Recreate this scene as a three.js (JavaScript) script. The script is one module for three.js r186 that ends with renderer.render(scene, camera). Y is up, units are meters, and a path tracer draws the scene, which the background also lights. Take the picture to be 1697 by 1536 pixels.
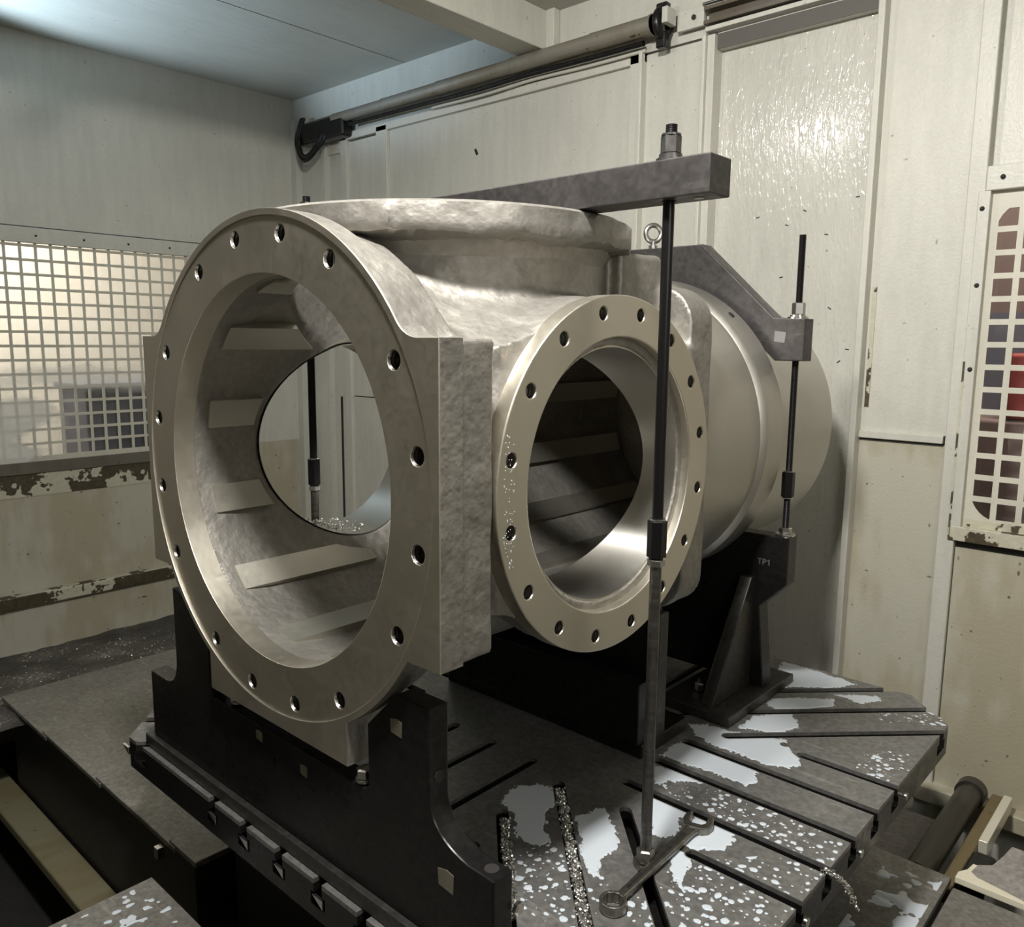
import * as THREE from 'three';
import { mergeGeometries, mergeVertices, toCreasedNormals } from 'three/addons/utils/BufferGeometryUtils.js';
import { RoundedBoxGeometry } from 'three/addons/geometries/RoundedBoxGeometry.js';
import { RectAreaLightUniformsLib } from 'three/addons/lights/RectAreaLightUniformsLib.js';
import { FontLoader } from 'three/addons/loaders/FontLoader.js';
import { TextGeometry } from 'three/addons/geometries/TextGeometry.js';
import { Brush, Evaluator, SUBTRACTION } from 'three-bvh-csg';

// ------------------------------------------------------------------ camera, light, exposure
RectAreaLightUniformsLib.init();
const scene = new THREE.Scene();
scene.background = new THREE.Color(0x050505);
const camera = new THREE.PerspectiveCamera(2 * Math.atan(768 / 1347.8) * 180 / Math.PI, 1697 / 1536, 0.05, 60);
camera.position.set(1.695, 1.262, 1.572);
camera.rotation.set(-0.148894, 0.737506, 0.008772, 'YXZ');
const renderer = new THREE.WebGLRenderer();
renderer.toneMapping = THREE.LinearToneMapping;
renderer.toneMappingExposure = 1.5;
renderer.shadowMap.enabled = true;

const LIGHTS = [
  // name, label, position, target, width, height, colour, intensity
  ['work_lamp', 'flat rectangular work lamp under the roof above the table in front of the side flange', [0.85, 2.9, 0.95], [0.4, 0.9, -0.5], 0.3, 0.2, [1.0, 0.975, 0.935], 400],
  ['strip_lamp', 'slim strip lamp mounted under the roof beside the beam', [-0.86, 2.78, 0.45], [0.0, 1.4, -1.7], 0.14, 0.08, [1.0, 0.975, 0.93], 175],
  ['added_fill_lamp', 'wide diffuse fill light added out of view at the right wall', [2.75, 1.9, 0.9], [0.0, 0.9, -0.3], 0.9, 0.7, [1.0, 0.97, 0.92], 0.8],  // soft fill added out of view, not a lamp of the machine
];

// ------------------------------------------------------------------ helpers
let SEED = 7;
const rnd = () => { SEED = (SEED * 1664525 + 1013904223) >>> 0; return SEED / 4294967296; };
const names = {};
function numbered(n) { if (!(n in names)) { names[n] = 0; return n; } names[n]++; return n + '_' + String(names[n]).padStart(3, '0'); }
const V3 = (x, y, z) => new THREE.Vector3(x, y, z);
function hash2(x, y, s = 0) { let h = Math.imul(x | 0, 374761393) ^ Math.imul(y | 0, 668265263) ^ Math.imul(s | 0, 1274126177); h = Math.imul(h ^ (h >>> 13), 1274126177); return ((h ^ (h >>> 16)) >>> 0) / 4294967296; }
function vnoise(x, y, px, py, s) {
  const xi = Math.floor(x), yi = Math.floor(y); let u = x - xi, v = y - yi; u = u * u * (3 - 2 * u); v = v * v * (3 - 2 * v);
  const m = (a, n) => n ? ((a % n) + n) % n : a;
  const a = hash2(m(xi, px), m(yi, py), s), b = hash2(m(xi + 1, px), m(yi, py), s), c = hash2(m(xi, px), m(yi + 1, py), s), d = hash2(m(xi + 1, px), m(yi + 1, py), s);
  return a + (b - a) * u + (c - a) * v + (a - b - c + d) * u * v;
}
function fbm(x, y, px, py, s, o = 4) { let r = 0, a = 0.5, t = 0; for (let i = 0; i < o; i++) { r += a * vnoise(x, y, px, py, s + i); t += a; x *= 2; y *= 2; px *= 2; py *= 2; a *= 0.5; } return r / t; }
function hash3(x, y, z) { return hash2(x + z * 7919, y - z * 104729, z); }
function noise3(x, y, z) {
  const xi = Math.floor(x), yi = Math.floor(y), zi = Math.floor(z); let u = x - xi, v = y - yi, w = z - zi; u = u * u * (3 - 2 * u); v = v * v * (3 - 2 * v); w = w * w * (3 - 2 * w);
  const L = (a, b, t) => a + (b - a) * t, q = (k) => L(L(hash3(xi, yi, k), hash3(xi + 1, yi, k), u), L(hash3(xi, yi + 1, k), hash3(xi + 1, yi + 1, k), u), v);
  return L(q(zi), q(zi + 1), w);
}
const sst = (a, b, x) => { const t = Math.min(1, Math.max(0, (x - a) / (b - a))); return t * t * (3 - 2 * t); };
// tileable texture: fn(u, v) in 0..1 returns [r, g, b] 0..1
function tex(n, fn, srgb, rep = 1, m = n) {
  const d = new Uint8Array(n * m * 4);
  for (let j = 0; j < m; j++) for (let i = 0; i < n; i++) {
    const c = fn(i / n, j / m), k = (j * n + i) * 4;
    for (let q = 0; q < 3; q++) d[k + q] = Math.max(0, Math.min(255, Math.round(255 * (c.length ? c[q] : c))));
    d[k + 3] = 255;
  }
  const t = new THREE.DataTexture(d, n, m); t.wrapS = t.wrapT = THREE.RepeatWrapping; t.magFilter = THREE.LinearFilter; t.minFilter = THREE.LinearFilter;
  if (srgb) t.colorSpace = THREE.SRGBColorSpace; t.repeat.set(rep, rep); t.needsUpdate = true; return t;
}
function boxUV(g) {   // uv in metres, projected along the main axis of each face
  if (g.index) g = g.toNonIndexed();
  if (!g.attributes.normal) g.computeVertexNormals();
  const p = g.attributes.position, uv = new Float32Array(p.count * 2), a = V3(), b = V3(), c = V3(), n = V3();
  for (let i = 0; i < p.count; i += 3) {
    a.fromBufferAttribute(p, i); b.fromBufferAttribute(p, i + 1); c.fromBufferAttribute(p, i + 2);
    n.subVectors(b, a).cross(c.clone().sub(a)); const x = Math.abs(n.x), y = Math.abs(n.y), z = Math.abs(n.z);
    [a, b, c].forEach((q, k) => { const o = (i + k) * 2; if (x >= y && x >= z) { uv[o] = q.z; uv[o + 1] = q.y; } else if (y >= z) { uv[o] = q.x; uv[o + 1] = q.z; } else { uv[o] = q.x; uv[o + 1] = q.y; } });
  }
  g.setAttribute('uv', new THREE.BufferAttribute(uv, 2)); return g;
}
const strip = (g) => { if (g.index) g = g.toNonIndexed(); for (const k of Object.keys(g.attributes)) if (!['position', 'normal'].includes(k)) g.deleteAttribute(k); return g; };
const join = (gs) => mergeGeometries(gs.map(strip));
function mesh(name, geo, mat, parent = scene, keepUV = false) {
  if (Array.isArray(geo)) geo = join(geo);
  if (!keepUV) geo = boxUV(geo);
  const o = new THREE.Mesh(geo, mat); o.name = parent === scene ? numbered(name) : name; o.castShadow = o.receiveShadow = true; parent.add(o); return o;
}
function thing(name, label, category, p = [0, 0, 0], group) {
  const o = new THREE.Group(); o.name = numbered(name); scene.add(o); o.position.set(...p); o.userData = { label, category }; if (group) o.userData.group = group; return o;
}
function tag(o, label, category, group) { o.userData = { ...o.userData, label, category }; if (group) o.userData.group = group; return o; }
function struct(name, p = [0, 0, 0]) { const o = new THREE.Group(); o.name = name; o.position.set(...p); o.userData.kind = 'structure'; scene.add(o); return o; }
const box = (x0, x1, y0, y1, z0, z1, r = 0) => {
  const g = r ? new RoundedBoxGeometry(x1 - x0, y1 - y0, z1 - z0, 2, r) : new THREE.BoxGeometry(x1 - x0, y1 - y0, z1 - z0);
  g.translate((x0 + x1) / 2, (y0 + y1) / 2, (z0 + z1) / 2); return g;
};
const cyl = (r, h, seg = 32, r2 = r) => new THREE.CylinderGeometry(r2, r, h, seg);
const cylAt = (x, y0, y1, z, r, seg = 28) => cyl(r, y1 - y0, seg).translate(x, (y0 + y1) / 2, z);
const hex = (x, y0, y1, z, r, c = 0.003) => {   // hexagonal nut with chamfered corners
  const g = toCreasedNormals(new THREE.LatheGeometry([[0.0001, 0], [r - c * 1.6, 0], [r, c], [r, y1 - y0 - c], [r - c * 1.6, y1 - y0], [0.0001, y1 - y0]].map(q => new THREE.Vector2(...q)), 6), 0.3);
  return g.translate(x, y0, z);
};
function threaded(x, y0, y1, z, r, pitch = 0.0035) {
  const pts = [[0.0001, 0]]; const n = Math.floor((y1 - y0) / pitch);
  for (let i = 0; i <= n; i++) { pts.push([r - 0.0011, i * pitch]); pts.push([r, (i + 0.5) * pitch]); }
  pts.push([0.0001, n * pitch]);
  return toCreasedNormals(new THREE.LatheGeometry(pts.map(q => new THREE.Vector2(...q)), 20), 0.5).translate(x, y0, z);
}
function extrude(shape, depth, bevel = 0, seg = 24) {
  const g = new THREE.ExtrudeGeometry(shape, { depth: depth - 2 * bevel, bevelEnabled: bevel > 0, bevelSize: bevel, bevelThickness: bevel, bevelOffset: -bevel, bevelSegments: 2, curveSegments: seg });
  g.translate(0, 0, bevel); return toCreasedNormals(g, 0.3);
}
const poly = (pts) => { const s = new THREE.Shape(); pts.forEach((p, i) => i ? s.lineTo(p[0], p[1]) : s.moveTo(p[0], p[1])); return s; };
const circleHole = (x, y, r) => { const p = new THREE.Path(); p.absarc(x, y, r, 0, Math.PI * 2, true); return p; };

// ------------------------------------------------------------------ materials
const nPaint = tex(512, (u, v) => {
  const a = fbm(u * 3, v * 3, 3, 3, 11, 5), b = fbm(u * 40, v * 6, 40, 6, 15, 3), c = fbm(u * 120, v * 120, 120, 120, 17, 2), sp = fbm(u * 50, v * 50, 50, 50, 19, 2);
  let k = 0.93 + 0.09 * (a - 0.5) + 0.05 * (b - 0.5) + 0.03 * (c - 0.5); const s = sst(0.9, 0.95, sp) * 0.25; k -= s;
  return [k, k * 0.995, k * 0.98];
}, true, 0.8);
const nGrime = tex(512, (u, v) => {
  const a = fbm(u * 4, v * 4, 4, 4, 31, 5), b = fbm(u * 30, v * 7, 30, 7, 35, 4), sp = fbm(u * 60, v * 60, 60, 60, 39, 2);
  const g = sst(0.42, 0.66, a * 0.7 + b * 0.35), s = sst(0.88, 0.93, sp) * 0.4;
  return [0.93 - 0.07 * g - s, 0.92 - 0.09 * g - s, 0.89 - 0.13 * g - s];
}, true, 0.7);
const peelMask = (u, v) => { const a = fbm(u * 7, v * 7, 7, 7, 51, 5), b = fbm(u * 28, v * 28, 28, 28, 57, 3); return sst(0.53, 0.55, a * 0.8 + b * 0.25); };
const nPeel = tex(512, (u, v) => { const m = peelMask(u, v), n = fbm(u * 60, v * 60, 60, 60, 61, 3), k = 0.93 - 0.1 * (n - 0.5); const d = 0.28 + 0.18 * n; return [k + (d - k) * m, k * 0.99 + (d * 0.93 - k) * m, k * 0.95 + (d * 0.86 - k) * m]; }, true, 1.3);
const nPeelB = tex(512, (u, v) => 1 - peelMask(u, v), false, 1.3);
const bDrip = tex(1024, (u, v) => { const a = fbm(u * 110, v * 26, 110, 26, 71, 3), b = fbm(u * 30, v * 9, 30, 9, 75, 3); return sst(0.4, 0.7, a * 0.7 + b * 0.3); }, false, 1.0);
const bCast = tex(512, (u, v) => fbm(u * 24, v * 24, 24, 24, 81, 5), false, 1.6);
const cCast = tex(512, (u, v) => { const a = fbm(u * 8, v * 8, 8, 8, 91, 5), b = fbm(u * 60, v * 60, 60, 60, 95, 3), k = 0.8 + 0.16 * (a - 0.5) + 0.12 * (b - 0.5); return [k, k * 0.985, k * 0.96]; }, true, 1.3);
const bTurn = tex(512, (u, v) => 0.5 + 0.5 * (fbm(u * 3, v * 160, 3, 160, 101, 3) - 0.5), false, 2.2);
const rMach = tex(512, (u, v) => { const a = fbm(u * 6, v * 6, 6, 6, 111, 4), b = fbm(u * 60, v * 60, 60, 60, 115, 3), k = 0.75 + 0.2 * (a - 0.5) + 0.15 * (b - 0.5); return k; }, false, 1.5);
const cSteel = tex(512, (u, v) => { const a = fbm(u * 6, v * 6, 6, 6, 121, 5), b = fbm(u * 80, v * 80, 80, 80, 125, 2), sc = sst(0.74, 0.8, fbm(u * 10, v * 90, 10, 90, 128, 3)); const k = 0.74 + 0.12 * (a - 0.5) + 0.2 * (b - 0.5) + 0.1 * sc; return [k, k * 0.99, k * 0.97]; }, true, 1.1);
const rSteel = tex(512, (u, v) => { const a = fbm(u * 7, v * 7, 7, 7, 131, 5), b = fbm(u * 50, v * 50, 50, 50, 135, 3); return 0.7 + 0.3 * (a - 0.5) + 0.3 * (b - 0.5); }, false, 1.1);
const bFine = tex(512, (u, v) => fbm(u * 90, v * 90, 90, 90, 141, 3), false, 1.5);
const bChip = tex(512, (u, v) => { const a = fbm(u * 60, v * 60, 60, 60, 151, 3); return a; }, false, 2);
const cChip = tex(512, (u, v) => { const a = fbm(u * 70, v * 70, 70, 70, 155, 3), b = fbm(u * 5, v * 5, 5, 5, 158, 4), g = sst(0.68, 0.76, a) * sst(0.45, 0.65, b), k = 0.42 + 0.3 * (b - 0.5) + 0.55 * g; return [k, k * 0.98, k * 0.95]; }, true, 1);
const SM = (o) => new THREE.MeshPhysicalMaterial(o);
const C = (r, g, b) => new THREE.Color().setRGB(r, g, b);
const M = {
  paint: SM({ color: C(0.64, 0.635, 0.58), roughness: 0.42, map: nPaint, bumpMap: bFine, bumpScale: 0.0006 }),
  paintWet: SM({ color: C(0.64, 0.635, 0.585), roughness: 0.13, map: nPaint, bumpMap: bDrip, bumpScale: 0.0014 }),
  grime: SM({ color: C(0.56, 0.55, 0.485), roughness: 0.5, map: nGrime, bumpMap: bFine, bumpScale: 0.0006 }),
  peel: SM({ color: C(0.60, 0.585, 0.50), roughness: 0.5, map: nPeel, bumpMap: nPeelB, bumpScale: 0.0008 }),
  ceiling: SM({ color: C(0.52, 0.52, 0.47), roughness: 0.5, map: nPaint }),
  gasket: SM({ color: C(0.02, 0.018, 0.017), roughness: 0.7 }),
  grille: SM({ color: C(0.66, 0.645, 0.56), roughness: 0.5, map: nPaint }),
  machined: SM({ color: C(0.66, 0.62, 0.53), metalness: 1, roughness: 0.56, roughnessMap: rMach, bumpMap: bFine, bumpScale: 0.00008 }),
  bored: SM({ color: C(0.66, 0.64, 0.60), metalness: 1, roughness: 0.45, roughnessMap: rMach, bumpMap: bTurn, bumpScale: 0.00025 }),
  pad: SM({ color: C(0.58, 0.56, 0.49), metalness: 0.95, roughness: 0.55, roughnessMap: rMach, bumpMap: bFine, bumpScale: 0.0002 }),
  cast: SM({ color: C(0.52, 0.51, 0.485), metalness: 0.8, roughness: 0.56, map: cCast, bumpMap: bCast, bumpScale: 0.003 }),
  turned: SM({ color: C(0.50, 0.485, 0.44), metalness: 0.95, roughness: 0.55, roughnessMap: rMach, bumpMap: bFine, bumpScale: 0.00008 }),
  hole: SM({ color: C(0.30, 0.29, 0.27), metalness: 1, roughness: 0.35 }),
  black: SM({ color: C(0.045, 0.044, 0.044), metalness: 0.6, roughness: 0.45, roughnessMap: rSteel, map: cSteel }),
  blackEdge: SM({ color: C(0.16, 0.155, 0.15), metalness: 0.8, roughness: 0.6, roughnessMap: rSteel, map: cSteel }),
  bar: SM({ color: C(0.125, 0.118, 0.12), metalness: 0.55, roughness: 0.62, map: cSteel, roughnessMap: rSteel }),
  rod: SM({ color: C(0.018, 0.0175, 0.018), metalness: 0.7, roughness: 0.33 }),
  rodWorn: SM({ color: C(0.22, 0.215, 0.21), metalness: 0.85, roughness: 0.5, map: cSteel, roughnessMap: rSteel }),
  nut: SM({ color: C(0.42, 0.41, 0.39), metalness: 1, roughness: 0.32 }),
  brightNut: SM({ color: C(0.75, 0.74, 0.72), metalness: 1, roughness: 0.25 }),
  table: SM({ color: C(0.42, 0.42, 0.415), metalness: 0.55, roughness: 0.62, map: cSteel, roughnessMap: rSteel, bumpMap: bFine, bumpScale: 0.0003 }),
  cover: SM({ color: C(0.50, 0.49, 0.47), metalness: 0.6, roughness: 0.6, map: cSteel, roughnessMap: rSteel, bumpMap: bFine, bumpScale: 0.0004 }),
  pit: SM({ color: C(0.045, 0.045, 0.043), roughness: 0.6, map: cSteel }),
  chipBed: SM({ color: C(0.75, 0.73, 0.70), metalness: 0.4, roughness: 0.55, map: cChip, bumpMap: bChip, bumpScale: 0.012 }),
  chip: SM({ color: C(0.8, 0.79, 0.76), metalness: 1, roughness: 0.28, side: THREE.DoubleSide }),
  coolant: SM({ color: C(0.60, 0.65, 0.70), roughness: 0.12, clearcoat: 0.6, clearcoatRoughness: 0.05 }),
  wrench: SM({ color: C(0.48, 0.47, 0.44), metalness: 1, roughness: 0.42, map: cSteel }),
  olive: SM({ color: C(0.24, 0.225, 0.15), roughness: 0.6, map: nGrime }),
  shop: SM({ color: C(0.33, 0.31, 0.25), roughness: 0.6, map: nPaint }),
  patch: SM({ color: C(0.22, 0.21, 0.17), roughness: 0.6, map: nGrime }),
  glass: SM({ color: C(0.9, 0.92, 0.92), transmission: 1, roughness: 0.08, thickness: 0, ior: 1.45 }),
};

// ------------------------------------------------------------------ lamps
for (const [name, label, p, t, w, h, col, inten] of LIGHTS) {
  const o = thing(name, label, 'lamp', p); o.lookAt(V3(...t));
  mesh('housing', new RoundedBoxGeometry(w + 0.04, h + 0.04, 0.05, 2, 0.01).translate(0, 0, -0.03), M.pit, o);
  mesh('lens', new THREE.BoxGeometry(w, h, 0.006).translate(0, 0, 0), SM({ color: C(0.8, 0.8, 0.8), emissive: C(...col), emissiveIntensity: 4, roughness: 0.4 }), o);
  const l = new THREE.RectAreaLight(C(...col), inten, w, h); l.position.set(0, 0, 0.008); l.rotation.y = Math.PI; l.name = 'lamp_light'; o.add(l);
}

{ // bluish spot added out of view at the left, lays a glow on the roof
  const o = thing('added_glow_spot', 'small unseen bluish spot added at the left to put a glow on the roof', 'lamp', [-3.35, 2.25, 0.75]); o.lookAt(-3.02, 3.0, -0.36);
  mesh('housing', join([cyl(0.07, 0.14, 24).rotateX(Math.PI / 2).translate(0, 0, -0.08), box(-0.03, 0.03, -0.03, 0.03, -0.2, -0.12)]), M.pit, o);
  mesh('lens', cyl(0.055, 0.006, 24).rotateX(Math.PI / 2), SM({ color: C(0.8, 0.8, 0.8), emissive: C(0.5, 0.72, 1), emissiveIntensity: 4 }), o);
  const l = new THREE.SpotLight(C(0.6, 0.79, 1.0), 13, 0, 0.55, 0.5, 2); l.position.set(0, 0, 0.01); l.target.position.set(0, 0, 1); l.castShadow = true; l.shadow.radius = 2; l.name = 'lamp_light'; o.add(l); o.add(l.target);
}
// ------------------------------------------------------------------ the enclosure
const XL = -3.765, ZB = -2.0, CEIL = 3.0, XR = 2.9, ZF = 2.9, FL = -1.2;
{
  const c = struct('ceiling'); mesh('roof_sheet', box(XL - 0.1, XR + 0.1, CEIL, CEIL + 0.08, ZB - 0.1, ZF + 0.1), M.ceiling, c);
  mesh('roof_seam', box(-2.5, -2.494, CEIL - 0.003, CEIL + 0.01, ZB, ZF), M.ceiling, c);
  const f = struct('floor'); mesh('pit_floor', box(XL - 0.1, XR + 0.1, FL - 0.1, FL, ZB - 0.1, ZF + 0.1), M.pit, f);
  const b = struct('trim_1'); mesh('roof_beam', box(-1.47, -1.29, 2.80, CEIL, ZB, ZF, 0.006), M.paint, b);
  mesh('corner_post', box(-1.29, -1.235, 2.8, CEIL, ZB, ZB + 0.05, 0.004), M.paint, b);
  const r = struct('wall_right'); mesh('wall_panel', box(XR, XR + 0.1, FL, CEIL, ZB, ZF), M.shop, r);
  const w = struct('wall_front'); mesh('wall_panel', box(XL, XR, FL, CEIL, ZF, ZF + 0.1), M.shop, w);
}
const rivetGeo = (r = 0.008) => new THREE.SphereGeometry(r, 12, 8);
// perforated guard plate: rows x columns of square holes clipped by a rounded outline, drawn in (a, y)
function guardShape(a0, a1, y0, y1, rim, rad, pitch, bar, offA, offY) {
  const s = poly([[a0 - rim, y0 - rim], [a1 + rim, y0 - rim], [a1 + rim, y1 + rim], [a0 - rim, y1 + rim]]);
  const outline = []; const cs = [[a1 - rad, y1 - rad, 0], [a0 + rad, y1 - rad, 90], [a0 + rad, y0 + rad, 180], [a1 - rad, y0 + rad, 270]];
  for (const [cx, cy, d] of cs) for (let i = 0; i <= 8; i++) { const t = (d + i * 11.25) * Math.PI / 180; outline.push([cx + rad * Math.cos(t), cy + rad * Math.sin(t)]); }
  const clip = (pts) => { let out = pts; for (let i = 0; i < outline.length && out.length; i++) { const A = outline[i], B = outline[(i + 1) % outline.length]; const f = (p) => (B[0] - A[0]) * (p[1] - A[1]) - (B[1] - A[1]) * (p[0] - A[0]); if (Math.hypot(B[0] - A[0], B[1] - A[1]) < 1e-9) continue; const n = []; for (let k = 0; k < out.length; k++) { const P = out[k], Q = out[(k + 1) % out.length], fp = f(P), fq = f(Q); if (fp >= 0) n.push(P); if ((fp > 0 && fq < 0) || (fp < 0 && fq > 0)) { const t = fp / (fp - fq); n.push([P[0] + (Q[0] - P[0]) * t, P[1] + (Q[1] - P[1]) * t]); } } out = n; } return out; };
  for (let a = offA; a < a1; a += pitch) for (let y = offY; y < y1; y += pitch) {
    const h = pitch - bar; const q = clip([[a, y], [a + h, y], [a + h, y + h], [a, y + h]]); if (q.length < 3) continue;
    let ar = 0; q.forEach((p, i) => { const n = q[(i + 1) % q.length]; ar += p[0] * n[1] - p[1] * n[0]; }); if (ar < 0.0006) continue;
    const path = new THREE.Path(); q.reverse().forEach((p, i) => i ? path.lineTo(p[0], p[1]) : path.moveTo(p[0], p[1])); path.closePath(); s.holes.push(path);
  }
  return s;
}
const plain = (s, d) => new THREE.ExtrudeGeometry(s, { depth: d, bevelEnabled: false, curveSegments: 4 });
{ // ---- left wall: X = XL
  const w = struct('wall_left');
  const wz0 = -1.32, wz1 = 1.3, wy0 = 0.5, wy1 = 1.83;
  const T = 0.08;
  mesh('upper_panel', box(XL - T, XL, wy1, CEIL, ZB - 0.1, ZF), M.paint, w);
  mesh('lower_panel', box(XL - T, XL, FL, wy0, ZB - 0.1, ZF), M.grime, w);
  mesh('side_panel', box(XL - T, XL, wy0, wy1, ZB - 0.1, wz0), M.paint, w);
  mesh('side_panel', box(XL - T, XL, wy0, wy1, wz1, ZF), M.paint, w);
  mesh('window_frame', box(XL, XL + 0.012, wy1 - 0.015, wy1 + 0.075, wz0, wz1, 0.003), M.paint, w);
  mesh('frame_gap', box(XL, XL + 0.003, wy1 + 0.075, wy1 + 0.081, wz0 - 0.05, wz1), M.gasket, w);
  for (let i = 0; i < 9; i++) mesh('rivet', rivetGeo(0.007).translate(XL + 0.013, wy1 + 0.028, wz1 - 0.15 - i * 0.27), M.gasket, w);
  mesh('sill_strip', box(XL, XL + 0.014, wy0 - 0.06, wy0 + 0.012, wz0 - 0.05, wz1, 0.003), M.gasketStrip || (M.gasketStrip = SM({ color: C(0.16, 0.15, 0.13), roughness: 0.6, map: nGrime })), w);
  mesh('worn_band', box(XL, XL + 0.004, wy0 - 0.2, wy0 - 0.06, wz0 - 0.3, wz1), M.peel, w);
  mesh('ledge', box(XL, XL + 0.07, -0.37, -0.29, ZB + 0.3, ZF, 0.01), M.peel, w);
  mesh('skirting', box(XL, XL + 0.03, FL, -0.37, ZB + 0.3, ZF), M.grime, w);
  const win = struct('window_1');
  const s = guardShape(-1.3, 1.26, 0.535, 1.815, 0.03, 0.02, 0.0845, 0.0165, -1.29, 0.542);
  const g = plain(s, 0.006).rotateY(-Math.PI / 2).translate(XL - 0.012, 0, 0);
  mesh('guard_plate', g, M.grille, win);
  mesh('pane', box(XL - 0.06, XL - 0.056, wy0, wy1, wz0, wz1), M.glass, win);
  const al = tex(512, (u, v) => { const n = fbm(u * 9, v * 9, 9, 9, 201, 5), lo = sst(0.40, 0.22, v + 0.3 * (n - 0.5)) * sst(0.60, 0.52, u + 0.25 * (n - 0.5)), mid = sst(0.09, 0.02, Math.abs(v - 0.385 - 0.1 * (n - 0.5))); return Math.min(0.9, Math.max(lo, mid * 0.55) * (0.6 + 0.6 * n) + 0.06 * n); }, false, 1);
  const rg = new THREE.PlaneGeometry(wz1 - wz0, wy1 - wy0).rotateY(Math.PI / 2).translate(XL - 0.004, (wy0 + wy1) / 2, (wz0 + wz1) / 2);
  mesh('dried_residue', rg, SM({ color: C(0.66, 0.65, 0.60), roughness: 0.6, transparent: true, alphaMap: al, side: THREE.DoubleSide }), win, true);
}
{ // ---- back wall: Z = ZB
  const w = struct('wall_back'); const P = (n, x0, x1, y0, y1, z0, z1, m = M.paint, r = 0) => mesh(n, box(x0, x1, y0, y1, ZB + z0, ZB + z1, r), m, w);
  const T = -0.08, wx0 = 0.9, wx1 = 1.75, wy0 = 0.53, wy1 = 1.83;
  P('wall_panel', XL, wx0, FL, CEIL, T, T + 0.02);
  P('wall_panel', wx0, XR, wy1, CEIL, T, T + 0.02); P('wall_panel', wx0, XR, FL, wy0, T, T + 0.02); P('wall_panel', wx1, XR, wy0, wy1, T, T + 0.02);
  P('upper_panel', XL, -0.3, 2.668, CEIL, T, -0.004); P('upper_panel', XL, -3.17, 2.56, 2.668, T, -0.012);
  // corner posts at the left
  P('corner_post', -3.765, -3.70, FL, 2.85, T, 0.03); P('corner_panel', -3.70, -3.40, FL, 2.62, T, -0.02, M.paint);
  P('corner_post', -3.40, -3.365, FL, 2.62, T, 0.015); P('corner_panel', -3.365, -3.17, FL, 2.62, T, -0.03, M.paint);
  P('dark_gap', -3.29, -3.268, -0.2, 0.85, -0.03, -0.026, M.gasket);
  // fixed panels and posts
  P('panel_post', -3.17, -3.10, FL, 2.655, T, 0.02, M.paint, 0.004); P('door_panel', -3.10, -2.77, FL, 0.86, T, -0.005, M.paint); P('door_panel', -3.10, -2.77, 0.868, 2.61, T, -0.005, M.paint);
  P('panel_post', -2.775, -2.665, FL, 2.655, T, 0.02, M.paint, 0.004); P('door_panel', -2.665, -0.765, FL, 0.86, T, -0.005, M.paint); P('door_panel', -2.665, -0.765, 0.868, 2.625, T, -0.005, M.paint);
  P('head_strip', -3.17, -0.68, 2.62, 2.665, T, 0.02, M.paint, 0.003);
  P('panel_post', -0.765, -0.70, FL, 2.665, T, 0.02, M.paint, 0.003); P('panel_rib', -0.70, -0.68, FL, 2.665, T, 0.045, M.paint, 0.004);
  P('door_panel', -0.68, -0.35, FL, 2.655, T, 0.0, M.paint);
  P('panel_rib', -0.352, -0.332, FL, 2.66, T, 0.05, M.paint, 0.005); P('panel_post', -0.332, -0.295, FL, 2.66, T, 0.03, M.paint, 0.003);
  // recessed sliding door
  P('door_panel', -0.295, 0.432, FL, 2.60, T, -0.045, M.paintWet);
  P('door_head', -0.295, 0.432, 2.60, 2.67, T, 0.0, M.paint); P('head_gap', -0.295, 0.432, 2.598, 2.664, 0.0, 0.004, M.brownGap || (M.brownGap = SM({ color: C(0.10, 0.09, 0.08), roughness: 0.6 })));
  P('panel_rib', 0.43, 0.458, FL, 2.70, T, 0.04, M.paint, 0.005);
  P('door_panel', 0.458, 0.80, 0.90, CEIL, T, -0.02, M.paint); P('shelf_strip', 0.458, 0.79, 0.868, 0.90, T, 0.0, M.paint, 0.004); P('shelf_gap', 0.458, 0.79, 0.860, 0.868, T, -0.012, M.gasket); P('door_panel', 0.458, 0.80, FL, 0.86, T, -0.02, M.grime);
  P('panel_post', 0.80, 0.865, FL, CEIL, T, 0.01, M.paint, 0.006);
  P('panel_post', 0.468, 0.486, 1.0, 1.5, -0.02, -0.016, M.peel);
  // above and below the window
  P('wall_panel', 0.895, 1.95, 1.93, CEIL, T, -0.03, M.paint); P('window_frame', 0.865, 1.95, 1.84, 1.93, T, 0.012, M.paint, 0.004);
  P('window_frame', 0.842, 0.885, 0.53, 1.84, T, 0.016, M.paint, 0.004); P('window_frame', 0.842, 0.85, 0.5, 1.2, T, 0.018, M.peel);
  P('window_frame', 0.842, 1.95, 0.487, 0.545, T, 0.018, M.peel, 0.004); P('shadow_gap', 0.868, 1.95, 0.455, 0.487, T, -0.02, M.gasket);
  P('wall_panel', 0.868, 1.95, -0.565, 0.455, T, -0.012, M.grime); P('bottom_lip', 0.80, 1.95, -0.64, -0.565, T, 0.05, M.grime, 0.01);
  P('wall_panel', 1.95, XR, FL, CEIL, T, 0.0, M.paint);
  for (const [x, y] of [[0.86, 1.775], [0.865, 1.49], [0.868, 1.17], [0.92, 1.885], [1.2, 1.885], [1.5, 1.885]]) mesh('bolt', rivetGeo(0.009).translate(x, y, ZB + 0.016), M.gasket, w);
  for (let i = 0; i < 14; i++) { const x = -0.22 + rnd() * 0.6, y = 1.15 + rnd() * 0.75; mesh('stuck_chip', box(-0.008, 0.008, -0.002, 0.002, 0, 0.003).rotateZ(rnd() * 2 - 1).translate(x, y, ZB - 0.045), M.gasket, w); }
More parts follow.
